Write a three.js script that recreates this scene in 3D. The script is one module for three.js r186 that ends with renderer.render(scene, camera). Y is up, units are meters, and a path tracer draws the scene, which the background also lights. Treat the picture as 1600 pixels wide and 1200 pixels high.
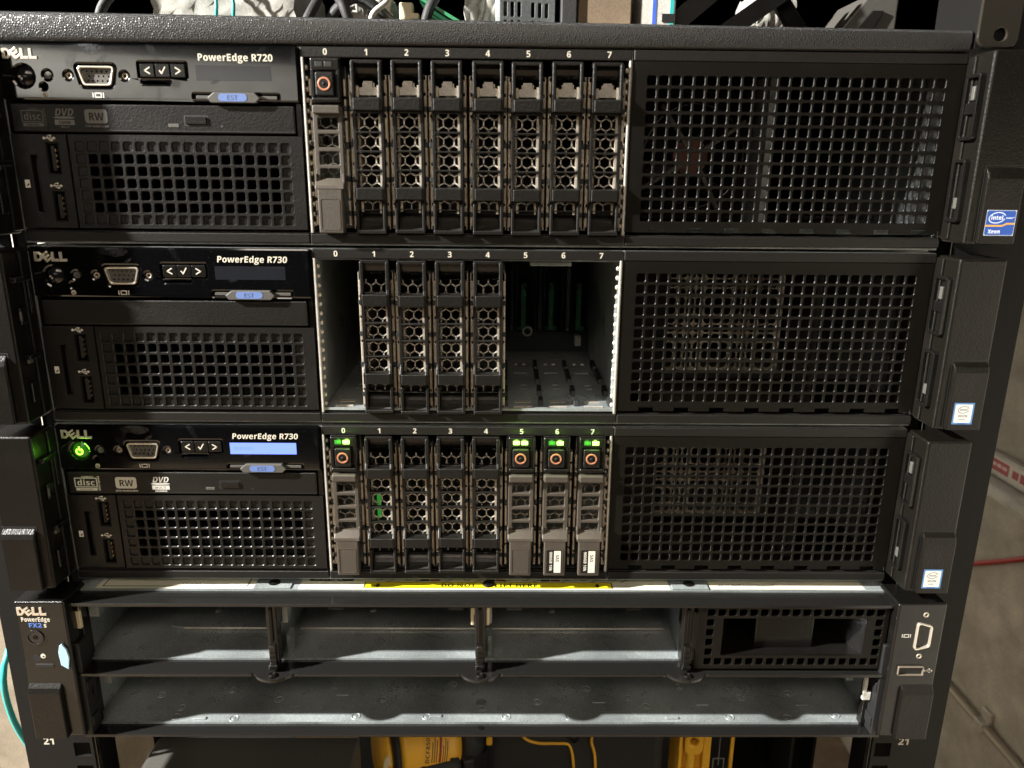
import * as THREE from 'three';
import { RoundedBoxGeometry } from 'three/addons/geometries/RoundedBoxGeometry.js';
import { mergeGeometries } from 'three/addons/utils/BufferGeometryUtils.js';
import { FontLoader } from 'three/addons/loaders/FontLoader.js';
import { TextGeometry } from 'three/addons/geometries/TextGeometry.js';
import { RectAreaLightUniformsLib } from 'three/addons/lights/RectAreaLightUniformsLib.js';

// ---------------------------------------------------------------- camera, light, exposure
const scene = new THREE.Scene();
scene.background = new THREE.Color(0x000000);
const camera = new THREE.PerspectiveCamera(53.9, 4 / 3, 0.02, 12);
camera.rotation.order = 'YXZ';
camera.position.set(0.00903, 0.30051, 0.36411);
camera.rotation.set(-0.27162, -0.01251, 0.00957);
camera.focus = 0.40;
camera.userData.fStop = 11;
const renderer = new THREE.WebGLRenderer({ antialias: true });
renderer.setSize(1024, 768);
renderer.toneMapping = THREE.LinearToneMapping;
renderer.toneMappingExposure = 1.0;
renderer.shadowMap.enabled = true;
RectAreaLightUniformsLib.init();

// ---------------------------------------------------------------- helpers (all shapes in millimetres)
const MM = 0.001;
let seed = 20240611;
function rnd() { seed |= 0; seed = seed + 0x6D2B79F5 | 0; let t = Math.imul(seed ^ seed >>> 15, 1 | seed); t = t + Math.imul(t ^ t >>> 7, 61 | t) ^ t; return ((t ^ t >>> 14) >>> 0) / 4294967296; }
const used = {};
function numbered(n) { if (!(n in used)) { used[n] = 0; return n; } used[n]++; return n + '_' + String(used[n]).padStart(3, '0'); }
function bx(x0, x1, y0, y1, z0, z1) { const g = new THREE.BoxGeometry(Math.abs(x1 - x0), Math.abs(y1 - y0), Math.abs(z1 - z0)); g.translate((x0 + x1) / 2, (y0 + y1) / 2, (z0 + z1) / 2); return g; }
function rbx(x0, x1, y0, y1, z0, z1, r = 0.4, s = 2) {
  const w = Math.abs(x1 - x0), h = Math.abs(y1 - y0), d = Math.abs(z1 - z0);
  const g = new RoundedBoxGeometry(w, h, d, s, Math.min(r, w * 0.49, h * 0.49, d * 0.49)); g.translate((x0 + x1) / 2, (y0 + y1) / 2, (z0 + z1) / 2); return g;
}
function cyl(r, z0, z1, x, y, seg = 24, r2 = r) { const g = new THREE.CylinderGeometry(r, r2, Math.abs(z1 - z0), seg); g.rotateX(Math.PI / 2); g.translate(x, y, (z0 + z1) / 2); return g; }
function cylY(r, y0, y1, x, z, seg = 20, r2 = r) { const g = new THREE.CylinderGeometry(r, r2, Math.abs(y1 - y0), seg); g.translate(x, (y0 + y1) / 2, z); return g; }
function ring(ro, ri, z0, z1, x, y, seg = 28) { const s = new THREE.Shape(); s.absarc(0, 0, ro, 0, Math.PI * 2); const h = new THREE.Path(); h.absarc(0, 0, ri, 0, Math.PI * 2, true); s.holes.push(h); return ext(s, z0, z1, Math.min(0.2, (ro - ri) * 0.3), seg).translate(x, y, 0); }
function rr(x0, x1, y0, y1, r, P = THREE.Shape) {
  const s = new P(); s.moveTo(x0 + r, y0); s.lineTo(x1 - r, y0); s.absarc(x1 - r, y0 + r, r, -Math.PI / 2, 0); s.lineTo(x1, y1 - r); s.absarc(x1 - r, y1 - r, r, 0, Math.PI / 2);
  s.lineTo(x0 + r, y1); s.absarc(x0 + r, y1 - r, r, Math.PI / 2, Math.PI); s.lineTo(x0, y0 + r); s.absarc(x0 + r, y0 + r, r, Math.PI, Math.PI * 1.5); return s;
}
function hole(x0, x1, y0, y1, r = 0.3) { return rr(x0, x1, y0, y1, r, THREE.Path); }
function circ(x, y, r) { const p = new THREE.Path(); p.absarc(x, y, r, 0, Math.PI * 2, true); return p; }
function poly(pts, P = THREE.Shape) { const s = new P(); pts.forEach(([x, y], i) => i ? s.lineTo(x, y) : s.moveTo(x, y)); s.closePath(); return s; }
function ext(shape, z0, z1, bev = 0, curve = 4) {
  const d = z1 - z0; const g = new THREE.ExtrudeGeometry(shape, bev ? { depth: d - 2 * bev, bevelEnabled: true, bevelThickness: bev, bevelSize: bev, bevelOffset: -bev, bevelSegments: 2, curveSegments: curve } : { depth: d, bevelEnabled: false, curveSegments: curve });
  g.translate(0, 0, z0 + bev); return g;
}
function tube(pts, r, seg = 40, rs = 8) { return new THREE.TubeGeometry(new THREE.CatmullRomCurve3(pts.map(p => new THREE.Vector3(...p))), seg, r, rs, false); }
function quads(list) { // list of [a,b,c,d] corner points
  const p = [], n = []; const A = new THREE.Vector3(), B = new THREE.Vector3();
  for (const [a, b, c, d] of list) { A.set(b[0] - a[0], b[1] - a[1], b[2] - a[2]); B.set(c[0] - a[0], c[1] - a[1], c[2] - a[2]); A.cross(B).normalize(); for (const v of [a, b, c, a, c, d]) { p.push(...v); n.push(A.x, A.y, A.z); } }
  const g = new THREE.BufferGeometry(); g.setAttribute('position', new THREE.Float32BufferAttribute(p, 3)); g.setAttribute('normal', new THREE.Float32BufferAttribute(n, 3)); return g;
}
// perforated sheet: nx * ny square holes with rounded corners; blind(i, j) true closes a hole at depth bd
function perf({ x0, x1, y0, y1, hx0, hx1, hy0, hy1, nx, ny, hw, hh = hw, r = 0.9, z = 0, t = 1.2, blind = null, bd = 1, ch = 0.22, skip = null }) {
  const pos = [], nor = []; const px = (hx1 - hx0) / nx, py = (hy1 - hy0) / ny;
  const tri = (a, b, c) => { const ux = b[0] - a[0], uy = b[1] - a[1], uz = b[2] - a[2], vx = c[0] - a[0], vy = c[1] - a[1], vz = c[2] - a[2]; let nx_ = uy * vz - uz * vy, ny_ = uz * vx - ux * vz, nz_ = ux * vy - uy * vx; const l = Math.hypot(nx_, ny_, nz_) || 1; for (const v of [a, b, c]) { pos.push(...v); nor.push(nx_ / l, ny_ / l, nz_ / l); } };
  const quad = (a, b, c, d) => { tri(a, b, c); tri(a, c, d); };
  const outline = (cx, cy, w, h, rad, zz) => { const o = []; const cs = [[1, 1], [-1, 1], [-1, -1], [1, -1]]; cs.forEach(([sx, sy], k) => { for (let q = 0; q < 3; q++) { const a = k * Math.PI / 2 + q * Math.PI / 4; o.push([cx + sx * (w / 2 - rad) + Math.cos(a) * rad, cy + sy * (h / 2 - rad) + Math.sin(a) * rad, zz]); } }); return o; };
  for (let i = 0; i < nx; i++) for (let j = 0; j < ny; j++) {
    const cx = hx0 + (i + 0.5) * px, cy = hy0 + (j + 0.5) * py;
    const C = [[cx + px / 2, cy + py / 2], [cx - px / 2, cy + py / 2], [cx - px / 2, cy - py / 2], [cx + px / 2, cy - py / 2]];
    if (skip && skip(i, j)) { continue; }
    for (const [zz, w, h, f] of [[z, hw + ch * 2, hh + ch * 2, 1], [z - t, hw, hh, -1]]) {
      const o = outline(cx, cy, w, h, r + (f > 0 ? ch : 0), zz);
      for (let k = 0; k < 4; k++) {
        const c = [...C[k], zz], c2 = [...C[(k + 1) % 4], zz], a = o[k * 3], b = o[k * 3 + 1], d = o[k * 3 + 2], e = o[(k * 3 + 3) % 12];
        if (f > 0) { tri(c, b, a); tri(c, d, b); quad(c, c2, e, d); } else { tri(c, a, b); tri(c, b, d); quad(d, e, c2, c); }
      }
    }
    const o1 = outline(cx, cy, hw + ch * 2, hh + ch * 2, r + ch, z), o2 = outline(cx, cy, hw, hh, r, z - ch), o3 = outline(cx, cy, hw, hh, r, z - t);
    const isB = blind && blind(i, j); const o4 = isB ? outline(cx, cy, hw, hh, r, z - bd) : o3;
    for (let k = 0; k < 12; k++) { const q = (k + 1) % 12; quad(o1[k], o1[q], o2[q], o2[k]); quad(o2[k], o2[q], o4[q], o4[k]); }
    if (isB) for (let k = 1; k < 11; k++) tri(o4[0], o4[k], o4[k + 1]);
  }
  const g = new THREE.BufferGeometry(); g.setAttribute('position', new THREE.Float32BufferAttribute(pos, 3)); g.setAttribute('normal', new THREE.Float32BufferAttribute(nor, 3));
  const m = []; // margins round the field of holes
  if (x0 < hx0) m.push(bx(x0, hx0, y0, y1, z - t, z)); if (x1 > hx1) m.push(bx(hx1, x1, y0, y1, z - t, z));
  if (y0 < hy0) m.push(bx(hx0, hx1, y0, hy0, z - t, z)); if (y1 > hy1) m.push(bx(hx0, hx1, hy1, y1, z - t, z));
  return [g, ...m];
}
// hexagonal wire mesh in a rectangle: bars on the edges of a honeycomb
function hexmesh(x0, x1, y0, y1, a, w, z, t, yb = y0) {
  const out = []; const h = a * Math.sqrt(3);
  const bar = (ax, ay, bx_, by) => {
    let t0 = 0, t1 = 1; const dx = bx_ - ax, dy = by - ay;
    for (const [p, q] of [[-dx, ax - x0], [dx, x1 - ax], [-dy, ay - y0], [dy, y1 - ay]]) { if (Math.abs(p) < 1e-9) { if (q < 0) return; } else { const r = q / p; if (p < 0) t0 = Math.max(t0, r); else t1 = Math.min(t1, r); } }
    if (t1 - t0 < 0.05) return; const X0 = ax + dx * t0, Y0 = ay + dy * t0, X1 = ax + dx * t1, Y1 = ay + dy * t1; const L = Math.hypot(X1 - X0, Y1 - Y0);
    const g = new THREE.BoxGeometry(L + w * 0.5, w, t); g.rotateZ(Math.atan2(Y1 - Y0, X1 - X0)); g.translate((X0 + X1) / 2, (Y0 + Y1) / 2, z - t / 2); out.push(g);
  };
  for (let i = -3; i < 16; i++) for (let j = -3; j < 32; j++) { // pointy-top hexagons, three bars each
    const cx = (x0 + x1) / 2 - 3 * h + i * h + (j & 1 ? h / 2 : 0), cy = yb + j * 1.5 * a;
    if (cx < x0 - h || cx > x1 + h || cy > y1 + 2 * a) continue;
    const v = k => [cx + a * Math.cos(Math.PI / 2 + k * Math.PI / 3), cy + a * Math.sin(Math.PI / 2 + k * Math.PI / 3)];
    for (const k of [0, 1, 2]) bar(...v(k), ...v(k + 1));
  }
  return out;
}
function prep(g) { if (g.index) g = g.toNonIndexed(); for (const k of Object.keys(g.attributes)) if (!['position', 'normal', 'uv'].includes(k)) g.deleteAttribute(k); return g; }
function mkGeo(geos, keepUv) {
  let list = (Array.isArray(geos) ? geos.flat(3) : [geos]).filter(Boolean).map(prep);
  list = list.map(g => { if (!keepUv) g.deleteAttribute('uv'); return g; });
  const g = list.length > 1 ? mergeGeometries(list, false) : list[0].clone();
  if (!keepUv) {
    const p = g.attributes.position, n = g.attributes.normal, uv = new Float32Array(p.count * 2);
    for (let i = 0; i < p.count; i++) {
      const ax = Math.abs(n.getX(i)), ay = Math.abs(n.getY(i)), az = Math.abs(n.getZ(i)); let u, v;
      if (az >= ax && az >= ay) { u = p.getX(i); v = p.getY(i); } else if (ay >= ax) { u = p.getX(i) + 31; v = p.getZ(i) + 17; } else { u = p.getZ(i) + 53; v = p.getY(i) + 7; }
      uv[i * 2] = u / 100; uv[i * 2 + 1] = v / 100;
    }
    g.setAttribute('uv', new THREE.BufferAttribute(uv, 2));
  }
  g.scale(MM, MM, MM); return g;
}
function part(name, geos, mat, parent, label) {
  const m = new THREE.Mesh(mkGeo(geos), mat); m.name = parent ? name : numbered(name); m.castShadow = m.receiveShadow = true; (parent || scene).add(m); if (label) m.userData.label = label; return m;
}
function partUv(name, geo, mat, parent) { const m = new THREE.Mesh(mkGeo(geo, true), mat); m.name = name; m.castShadow = m.receiveShadow = true; parent.add(m); return m; }
function thing(name, label, category, [x, y, z] = [0, 0, 0], group) {
  const o = new THREE.Group(); o.name = numbered(name); scene.add(o); o.position.set(x * MM, y * MM, z * MM); o.userData = { label, category }; if (group) o.userData.group = group; return o;
}
function tagIt(o, label, category, group) { Object.assign(o.userData, { label, category }); if (group) o.userData.group = group; return o; }
function structure(o) { o.userData.kind = 'structure'; return o; }

// ---------------------------------------------------------------- textures
function lattice(n, s) { let q = s; const a = new Float32Array(n * n); for (let i = 0; i < n * n; i++) { q = (Math.imul(q, 1664525) + 1013904223) >>> 0; a[i] = q / 4294967296; } return a; }
function vnoise(N, cells, s) { // tiling value noise
  const L = lattice(cells, s), o = new Float32Array(N * N);
  for (let y = 0; y < N; y++) for (let x = 0; x < N; x++) {
    const fx = x / N * cells, fy = y / N * cells, ix = Math.floor(fx), iy = Math.floor(fy); let u = fx - ix, v = fy - iy; u = u * u * (3 - 2 * u); v = v * v * (3 - 2 * v);
    const a = L[(iy % cells) * cells + ix % cells], b = L[(iy % cells) * cells + (ix + 1) % cells], c = L[((iy + 1) % cells) * cells + ix % cells], d = L[((iy + 1) % cells) * cells + (ix + 1) % cells];
    o[y * N + x] = a + (b - a) * u + (c - a) * v + (a - b - c + d) * u * v;
  } return o;
}
function fbm(N, base, oct, s) { const o = new Float32Array(N * N); let amp = 1, tot = 0; for (let k = 0; k < oct; k++) { const n = vnoise(N, base << k, s + k * 77); for (let i = 0; i < o.length; i++) o[i] += n[i] * amp; tot += amp; amp *= 0.55; } for (let i = 0; i < o.length; i++) o[i] /= tot; return o; }
function worley(N, cells, s) { // tiling cell noise, 0 at cell centres
  const A = lattice(cells, s), B = lattice(cells, s + 9), o = new Float32Array(N * N);
  for (let y = 0; y < N; y++) for (let x = 0; x < N; x++) {
    const fx = x / N * cells, fy = y / N * cells, ix = Math.floor(fx), iy = Math.floor(fy); let d1 = 9, d2 = 9;
    for (let j = -1; j < 2; j++) for (let i = -1; i < 2; i++) { const q = ((iy + j + cells) % cells) * cells + (ix + i + cells) % cells; const dx = ix + i + A[q] - fx, dy = iy + j + B[q] - fy, d = dx * dx + dy * dy; if (d < d1) { d2 = d1; d1 = d; } else if (d < d2) d2 = d; }
    o[y * N + x] = Math.sqrt(d2) - Math.sqrt(d1);
  } return o;
}
function tex(N, fn, srgb, rep = 1) {
  const d = new Uint8Array(N * N * 4); for (let i = 0; i < N * N; i++) { const v = fn(i); if (typeof v === 'number') { d[i * 4] = d[i * 4 + 1] = d[i * 4 + 2] = Math.max(0, Math.min(255, v * 255)); } else for (let k = 0; k < 3; k++) d[i * 4 + k] = Math.max(0, Math.min(255, v[k] * 255)); d[i * 4 + 3] = 255; }
  const t = new THREE.DataTexture(d, N, N); t.wrapS = t.wrapT = THREE.RepeatWrapping; t.magFilter = THREE.LinearFilter; t.minFilter = THREE.LinearMipmapLinearFilter; t.generateMipmaps = true; if (srgb) t.colorSpace = THREE.SRGBColorSpace; t.repeat.set(rep, rep); t.needsUpdate = true; return t;
}
const N = 512;
const nFine = vnoise(N, 256, 3), nMid = vnoise(N, 128, 5), nBroad = fbm(N, 4, 5, 11), nBroad2 = fbm(N, 3, 6, 41), wor = worley(N, 104, 21), wor2 = worley(N, 46, 23), nSpk = lattice(N, 99);
const tGrain = tex(N, i => 0.5 + (nFine[i] - 0.5) * 0.6 + (nMid[i] - 0.5) * 0.4, false);
// dust is pale matter lying in specks and patches on the dark plastic
const dust = i => Math.max(0, nBroad[i] - 0.5) * 1.4 + (nSpk[i] > 0.988 ? 0.45 * nBroad2[i] : 0) + (nFine[i] > 0.72 ? 0.12 : 0);
const tDust = tex(N, i => { const d = dust(i); const b = 0.80 + d * 0.5; return [b, b * 0.985, b * 0.95]; }, true);
const tHammer = tex(N, i => Math.min(1, wor[i] * 1.25) * 0.8 + nMid[i] * 0.2, false);
// rubbed scratches and handling marks on the bare sheet metal
const scr = new Float32Array(N * N);
for (let k = 0; k < 90; k++) { let x = rnd() * N, y = rnd() * N; const a = rnd() * 6.28, L = 10 + rnd() * 70, v = (rnd() - 0.4) * 0.3; let b = a; for (let i = 0; i < L; i++) { scr[((Math.floor(y) % N + N) % N) * N + (Math.floor(x) % N + N) % N] = v; b += (rnd() - 0.5) * 0.04; x += Math.cos(b); y += Math.sin(b); } }
const tGalv = tex(N, i => { const b = 0.78 + (nBroad2[i] - 0.5) * 0.5 + (wor2[i] - 0.4) * 0.10 + (nFine[i] - 0.5) * 0.08 - (nSpk[i] > 0.9975 ? 0.35 : 0) + scr[i]; return [b * 0.98, b, b * 1.0]; }, true);
const tGalvR = tex(N, i => 0.6 + (nBroad[i] - 0.5) * 0.5 + (nFine[i] - 0.5) * 0.15, false);
// finger marks on the piano-black panels
const smudge = new Float32Array(N * N);
(() => { for (let k = 0; k < 26; k++) { const cx = rnd() * N, cy = rnd() * N, a = rnd() * 6.28, L = 12 + rnd() * 46, W = 5 + rnd() * 13, s = 0.25 + rnd() * 0.75; for (let y = -70; y < 70; y++) for (let x = -70; x < 70; x++) { const u = (x * Math.cos(a) + y * Math.sin(a)) / L, v = (-x * Math.sin(a) + y * Math.cos(a)) / W; const d = u * u + v * v; if (d < 1) { const q = ((Math.round(cy) + y + N) % N) * N + (Math.round(cx) + x + N) % N; const st = 0.85 + 0.15 * Math.sin(v * 7 + u * 2 + k); smudge[q] = Math.max(smudge[q], s * Math.min(1, (1 - d) * 2.2) * st * Math.max(0, nBroad[q] * 2.2 - 0.6) * (0.5 + nMid[q] * 0.7)); } } } })();
const tSmR = tex(N, i => Math.min(1, 0.05 + smudge[i] * 0.8 + nBroad[i] * 0.08), false);
const tSmC = tex(N, i => { const s = smudge[i] * 0.36 + (nSpk[i] > 0.997 ? 0.3 : 0); const b = 0.055 + s; return [b, b * 1.02, b * 1.10]; }, true);
const tBrush = tex(N, i => { const b = 0.86 + (nFine[i] - 0.5) * 0.16 + (nBroad[i] - 0.5) * 0.3; return [b, b, b]; }, true);
const tScuff = tex(N, i => { const d = Math.max(0, nBroad2[i] - 0.53) * 1.2 + (nSpk[i] > 0.994 ? 0.5 : 0) + (nFine[i] > 0.8 ? 0.1 : 0); const b = 0.82 + d * 0.6; return [b, b * 0.97, b * 0.9]; }, true);

// ---------------------------------------------------------------- materials
const lin = (r, g, b) => new THREE.Color().setRGB(r, g, b);
const std = o => new THREE.MeshStandardMaterial(o);
const M = {
  ear: new THREE.MeshPhysicalMaterial({ color: lin(0.0085, 0.0075, 0.0061), roughness: 0.33, specularIntensity: 0.6, map: tDust, bumpMap: tGrain, bumpScale: 0.00010 }),
  plastic: new THREE.MeshPhysicalMaterial({ specularIntensity: 0.7, color: lin(0.0110, 0.0105, 0.0097), roughness: 0.38, map: tDust, bumpMap: tGrain, bumpScale: 0.00010 }),
  plasticSmooth: std({ color: lin(0.008, 0.0077, 0.0073), roughness: 0.24, map: tDust, bumpMap: tGrain, bumpScale: 0.00003 }),
  strip: new THREE.MeshPhysicalMaterial({ specularIntensity: 0.7, color: lin(0.015, 0.0144, 0.0134), roughness: 0.4, map: tDust, bumpMap: tGrain, bumpScale: 0.00008 }),
  gloss: new THREE.MeshPhysicalMaterial({ color: lin(0.5, 0.5, 0.5), map: tSmC, roughness: 1, roughnessMap: tSmR, clearcoat: 0.42, clearcoatRoughness: 0.03 }),
  hammer: std({ color: lin(0.022, 0.0215, 0.0205), roughness: 0.34, bumpMap: tHammer, bumpScale: 0.00020 }),
  post: new THREE.MeshPhysicalMaterial({ specularIntensity: 0.45, color: lin(0.005, 0.0046, 0.0041), roughness: 0.6, bumpMap: tGrain, bumpScale: 0.00005 }),
  sheet: new THREE.MeshPhysicalMaterial({ specularIntensity: 0.5, color: lin(0.0080, 0.0073, 0.0062), roughness: 0.4, metalness: 0.15, map: tScuff, bumpMap: tGrain, bumpScale: 0.00004 }),
  black: std({ color: lin(0.007, 0.007, 0.007), roughness: 0.6 }),
  blackGloss: std({ color: lin(0.010, 0.010, 0.011), roughness: 0.16 }),
  galv: std({ color: lin(0.52, 0.545, 0.545), roughness: 0.6, roughnessMap: tGalvR, metalness: 0.36, map: tGalv }),
  cream: std({ color: lin(0.66, 0.58, 0.46), roughness: 0.42, metalness: 0.45, map: tBrush }),
  steel: std({ color: lin(0.78, 0.74, 0.66), roughness: 0.4, metalness: 0.45, map: tBrush }),
  chrome: std({ color: lin(0.80, 0.74, 0.63), roughness: 0.28, metalness: 0.75 }),
  taupe: std({ color: lin(0.085, 0.073, 0.060), roughness: 0.5, map: tDust, bumpMap: tGrain, bumpScale: 0.00005 }),
  copper: std({ color: lin(0.50, 0.20, 0.11), roughness: 0.4, metalness: 0.3 }),
  grip: std({ color: lin(0.045, 0.044, 0.042), roughness: 0.36, map: tDust, bumpMap: tGrain, bumpScale: 0.00004 }),  // lighter than the black plastic: lamp sheen of the lower scoops put into colour
  gold: std({ color: lin(0.7, 0.5, 0.25), roughness: 0.35, metalness: 0.9 }),
  pcb: std({ color: lin(0.035, 0.24, 0.10), roughness: 0.45 }),
  print: std({ color: lin(0.52, 0.48, 0.39), roughness: 0.6 }),
  printDim: std({ color: lin(0.16, 0.155, 0.145), roughness: 0.6 }),
  greyPl: std({ color: lin(0.07, 0.066, 0.058), roughness: 0.45 }),
  tagBlue: std({ color: lin(0.10, 0.16, 0.36), roughness: 0.5 }),
  tagText: std({ color: lin(0.04, 0.05, 0.12), roughness: 0.6 }),
  white: std({ color: lin(0.72, 0.70, 0.63), roughness: 0.6, map: tBrush }),
  ivory: std({ color: lin(0.62, 0.54, 0.36), roughness: 0.5 }),
  yellow: std({ color: lin(0.80, 0.42, 0.03), roughness: 0.42, bumpMap: tGrain, bumpScale: 0.00004 }),
  rubber: std({ color: lin(0.018, 0.018, 0.018), roughness: 0.65, bumpMap: tGrain, bumpScale: 0.0001 }),
  paper: std({ color: lin(0.42, 0.405, 0.36), roughness: 0.8, map: tBrush }),
  portMetal: std({ color: lin(0.30, 0.25, 0.19), roughness: 0.4, metalness: 0.6 }),
  teal: std({ color: lin(0.03, 0.38, 0.36), roughness: 0.4 }),
  red: std({ color: lin(0.36, 0.02, 0.015), roughness: 0.5 }),
  wall: std({ color: lin(0.60, 0.555, 0.465), roughness: 0.75, map: tBrush, bumpMap: tGrain, bumpScale: 0.0001 }),
  brown: std({ color: lin(0.26, 0.19, 0.12), roughness: 0.9, map: tBrush }),
  fan: std({ color: lin(0.11, 0.042, 0.026), roughness: 0.6 }),
  ledGreen: std({ color: 0x0a1a06, emissive: lin(0.12, 0.85, 0.05), emissiveIntensity: 0.55, roughness: 0.4 }),
  ledBright: std({ color: 0x1a2a08, emissive: lin(0.55, 1.0, 0.20), emissiveIntensity: 3.2, roughness: 0.4 }),
  ledOff: std({ color: lin(0.03, 0.032, 0.028), roughness: 0.3 }),
};
const font = await new FontLoader().loadAsync('fonts/droid/droid_sans_bold.typeface.json');
const fontR = await new FontLoader().loadAsync('fonts/droid/droid_sans_regular.typeface.json');
// lettering as thin raised print: cap height h mm, centred on (x, y) unless left
function text(str, h, x, y, z, { left = false, wide = 0, shear = 0, f = font, depth = 0.08, rot = 0 } = {}) {
  const g = new TextGeometry(str, { font: f, size: h / 0.72 * 0.72, depth, curveSegments: 3, bevelEnabled: false });
  g.computeBoundingBox(); const b = g.boundingBox; let w = b.max.x - b.min.x; g.translate(-b.min.x, -b.min.y * 0, 0);
  if (wide) { g.scale(wide / w, 1, 1); w = wide; }
  if (shear) g.applyMatrix4(new THREE.Matrix4().set(1, shear, 0, 0, 0, 1, 0, 0, 0, 0, 1, 0, 0, 0, 0, 1));
  if (!left) g.translate(-w / 2, -h / 2, 0); if (rot) g.rotateZ(rot); g.translate(x, y, z); return g;
}
// a printed decal: canvas drawing on a thin card, alpha cut
function canvasTex(w, h, draw) { const c = document.createElement('canvas'); c.width = w; c.height = h; const k = c.getContext('2d'); draw(k, w, h); const t = new THREE.CanvasTexture(c); t.colorSpace = THREE.SRGBColorSpace; t.magFilter = THREE.LinearFilter; t.minFilter = THREE.LinearMipmapLinearFilter; t.generateMipmaps = true; return t; }
function card(name, w, h, x, y, z, mat, parent, { rx = 0, rz = 0 } = {}) { const g = new THREE.PlaneGeometry(w, h); if (rx) g.rotateX(rx); if (rz) g.rotateZ(rz); g.translate(x, y, z); return partUv(name, g, mat, parent); }
const cardMat = (w, h, draw, rough = 0.5) => std({ map: canvasTex(w, h, draw), roughness: rough });
function maskMat(w, h, draw, color, rough = 0.6) { const t = canvasTex(w, h, (k, W, H) => { k.fillStyle = '#000'; k.fillRect(0, 0, W, H); k.fillStyle = k.strokeStyle = '#fff'; draw(k, W, H); }); t.colorSpace = THREE.NoColorSpace; return std({ color, roughness: rough, alphaMap: t, transparent: true }); }

// ---------------------------------------------------------------- lamps
{ // bare bulb high up on the left: the hard light that grazes the fronts
  const l = thing('light_bulb', 'bare glowing light bulb high up left of the rack', 'lamp', [-1500, 1010, 440]);
  const bulbMat = std({ color: 0xffffff, emissive: lin(1, 0.97, 0.92), emissiveIntensity: 14 });
  part('glass_bulb', new THREE.SphereGeometry(30, 24, 16), bulbMat, l);
  part('socket', cylY(15, 29, 75, 0, 0, 20, 13), M.white, l);
  const p = new THREE.PointLight(lin(1, 0.975, 0.93), 58, 0, 2); p.castShadow = true; p.shadow.radius = 1.5; p.shadow.mapSize.set(2048, 2048); l.add(p);
}
{ // broad warm fill light, added unseen behind the camera to soften the shade
  const l = thing('fill_light_panel', 'added wide warm fill light panel, unseen in front of the rack', 'lamp', [-120, 1000, 1150]);
  const w = 900, h = 320; const pan = part('diffuser', rbx(-w / 2, w / 2, -h / 2, h / 2, -12, -2, 4), std({ color: 0xffffff, emissive: lin(1, 0.80, 0.56), emissiveIntensity: 0.9 }), l);
  part('housing', rbx(-w / 2 - 15, w / 2 + 15, -h / 2 - 15, h / 2 + 15, -50, -13, 6), M.white, l);
  const a = new THREE.RectAreaLight(lin(1, 0.76, 0.54), 2.7, w * MM, h * MM); a.rotation.y = Math.PI; a.position.z = 0.001; l.add(a);
  l.lookAt(0, 0.25, 0);
}
// ---------------------------------------------------------------- setting
structure(part('partition_wall', bx(450, 500, -900, 300, -900, 500), M.wall));
{ const o = thing('gloss_reflector', 'unseen pale cupboard facing the rack across the room', 'reflector', [-780, 440, 1500]); o.rotation.z = -0.05; part('body', rbx(-400, 400, 0, 110, 1, 300, 4), M.white, o); part('door', rbx(-398, -2, 4, 106, -16, 0.8, 3), M.white, o); part('door', rbx(2, 398, 4, 106, -16, 0.8, 3), M.white, o); part('knob', new THREE.SphereGeometry(12, 16, 12).translate(-30, 60, -24), M.steel, o); part('knob', new THREE.SphereGeometry(12, 16, 12).translate(30, 60, -24), M.steel, o); }  // added unseen: its pale shape makes the grey reflection in the top gloss panel
structure(part('wall_back', bx(-900, 449, -900, 220, -900, -860), M.wall));

// ---------------------------------------------------------------- rack
const rack = thing('server_rack', 'black steel open rack frame with hammered crossbeam and numbered posts', 'rack', [0, -400, 0]);
const ry = 400; // rack shapes are written in scene heights and lifted onto the rack's base
const lift = g => (Array.isArray(g) ? g.flat(3) : [g]).map(q => q.translate(0, ry, 0));
function squareHolePost(s) {
  // C-shaped post: front flange, outer side plate with square mounting holes, inner return
  const side = new THREE.Shape(); const Z0 = -62, Z1 = -4; side.moveTo(Z0, -400); side.lineTo(Z1, -400); side.lineTo(Z1, 352); side.lineTo(Z0, 352); side.closePath();
  for (let u = -3; u < 1; u++) for (const k of [6.35, 22.2, 38.1]) { const y = u * 44.45 + k; side.holes.push(hole(-38, -27, y - 4.8, y + 4.8, 0.4)); }
  const g = ext(side, 0, 2); g.rotateY(-Math.PI / 2); g.translate(s > 0 ? 265 : -263, 0, 0);
  const fl = poly([[226, -400], [265, -400], [265, 352], [226, 352]]); for (let u = -3; u < 0; u++) for (const k of [6.35, 22.2, 38.1]) fl.holes.push(hole(227.8, 237.2, u * 44.45 + k - 4.75, u * 44.45 + k + 4.75, 0.4));
  const p = part('post', lift([g, mirror([ext(fl, -4, -2)], s), bx(s * 226, s * 228, -400, 352, -24, -8)]), M.post, rack);
  part('lettering', lift(text('21', 4.6, s > 0 ? 244 : -251, -16.4, -1.98)), M.print, p);
  part('inner_rail', lift([bx(s * 196, s * 224, -400, -3, -70, -64), bx(s * 196, s * 198, -400, -3, -64, -40), bx(s * 214, s * 216, -400, -3, -64, -48)]), M.post, rack);
}
squareHolePost(-1); squareHolePost(1);
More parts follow.
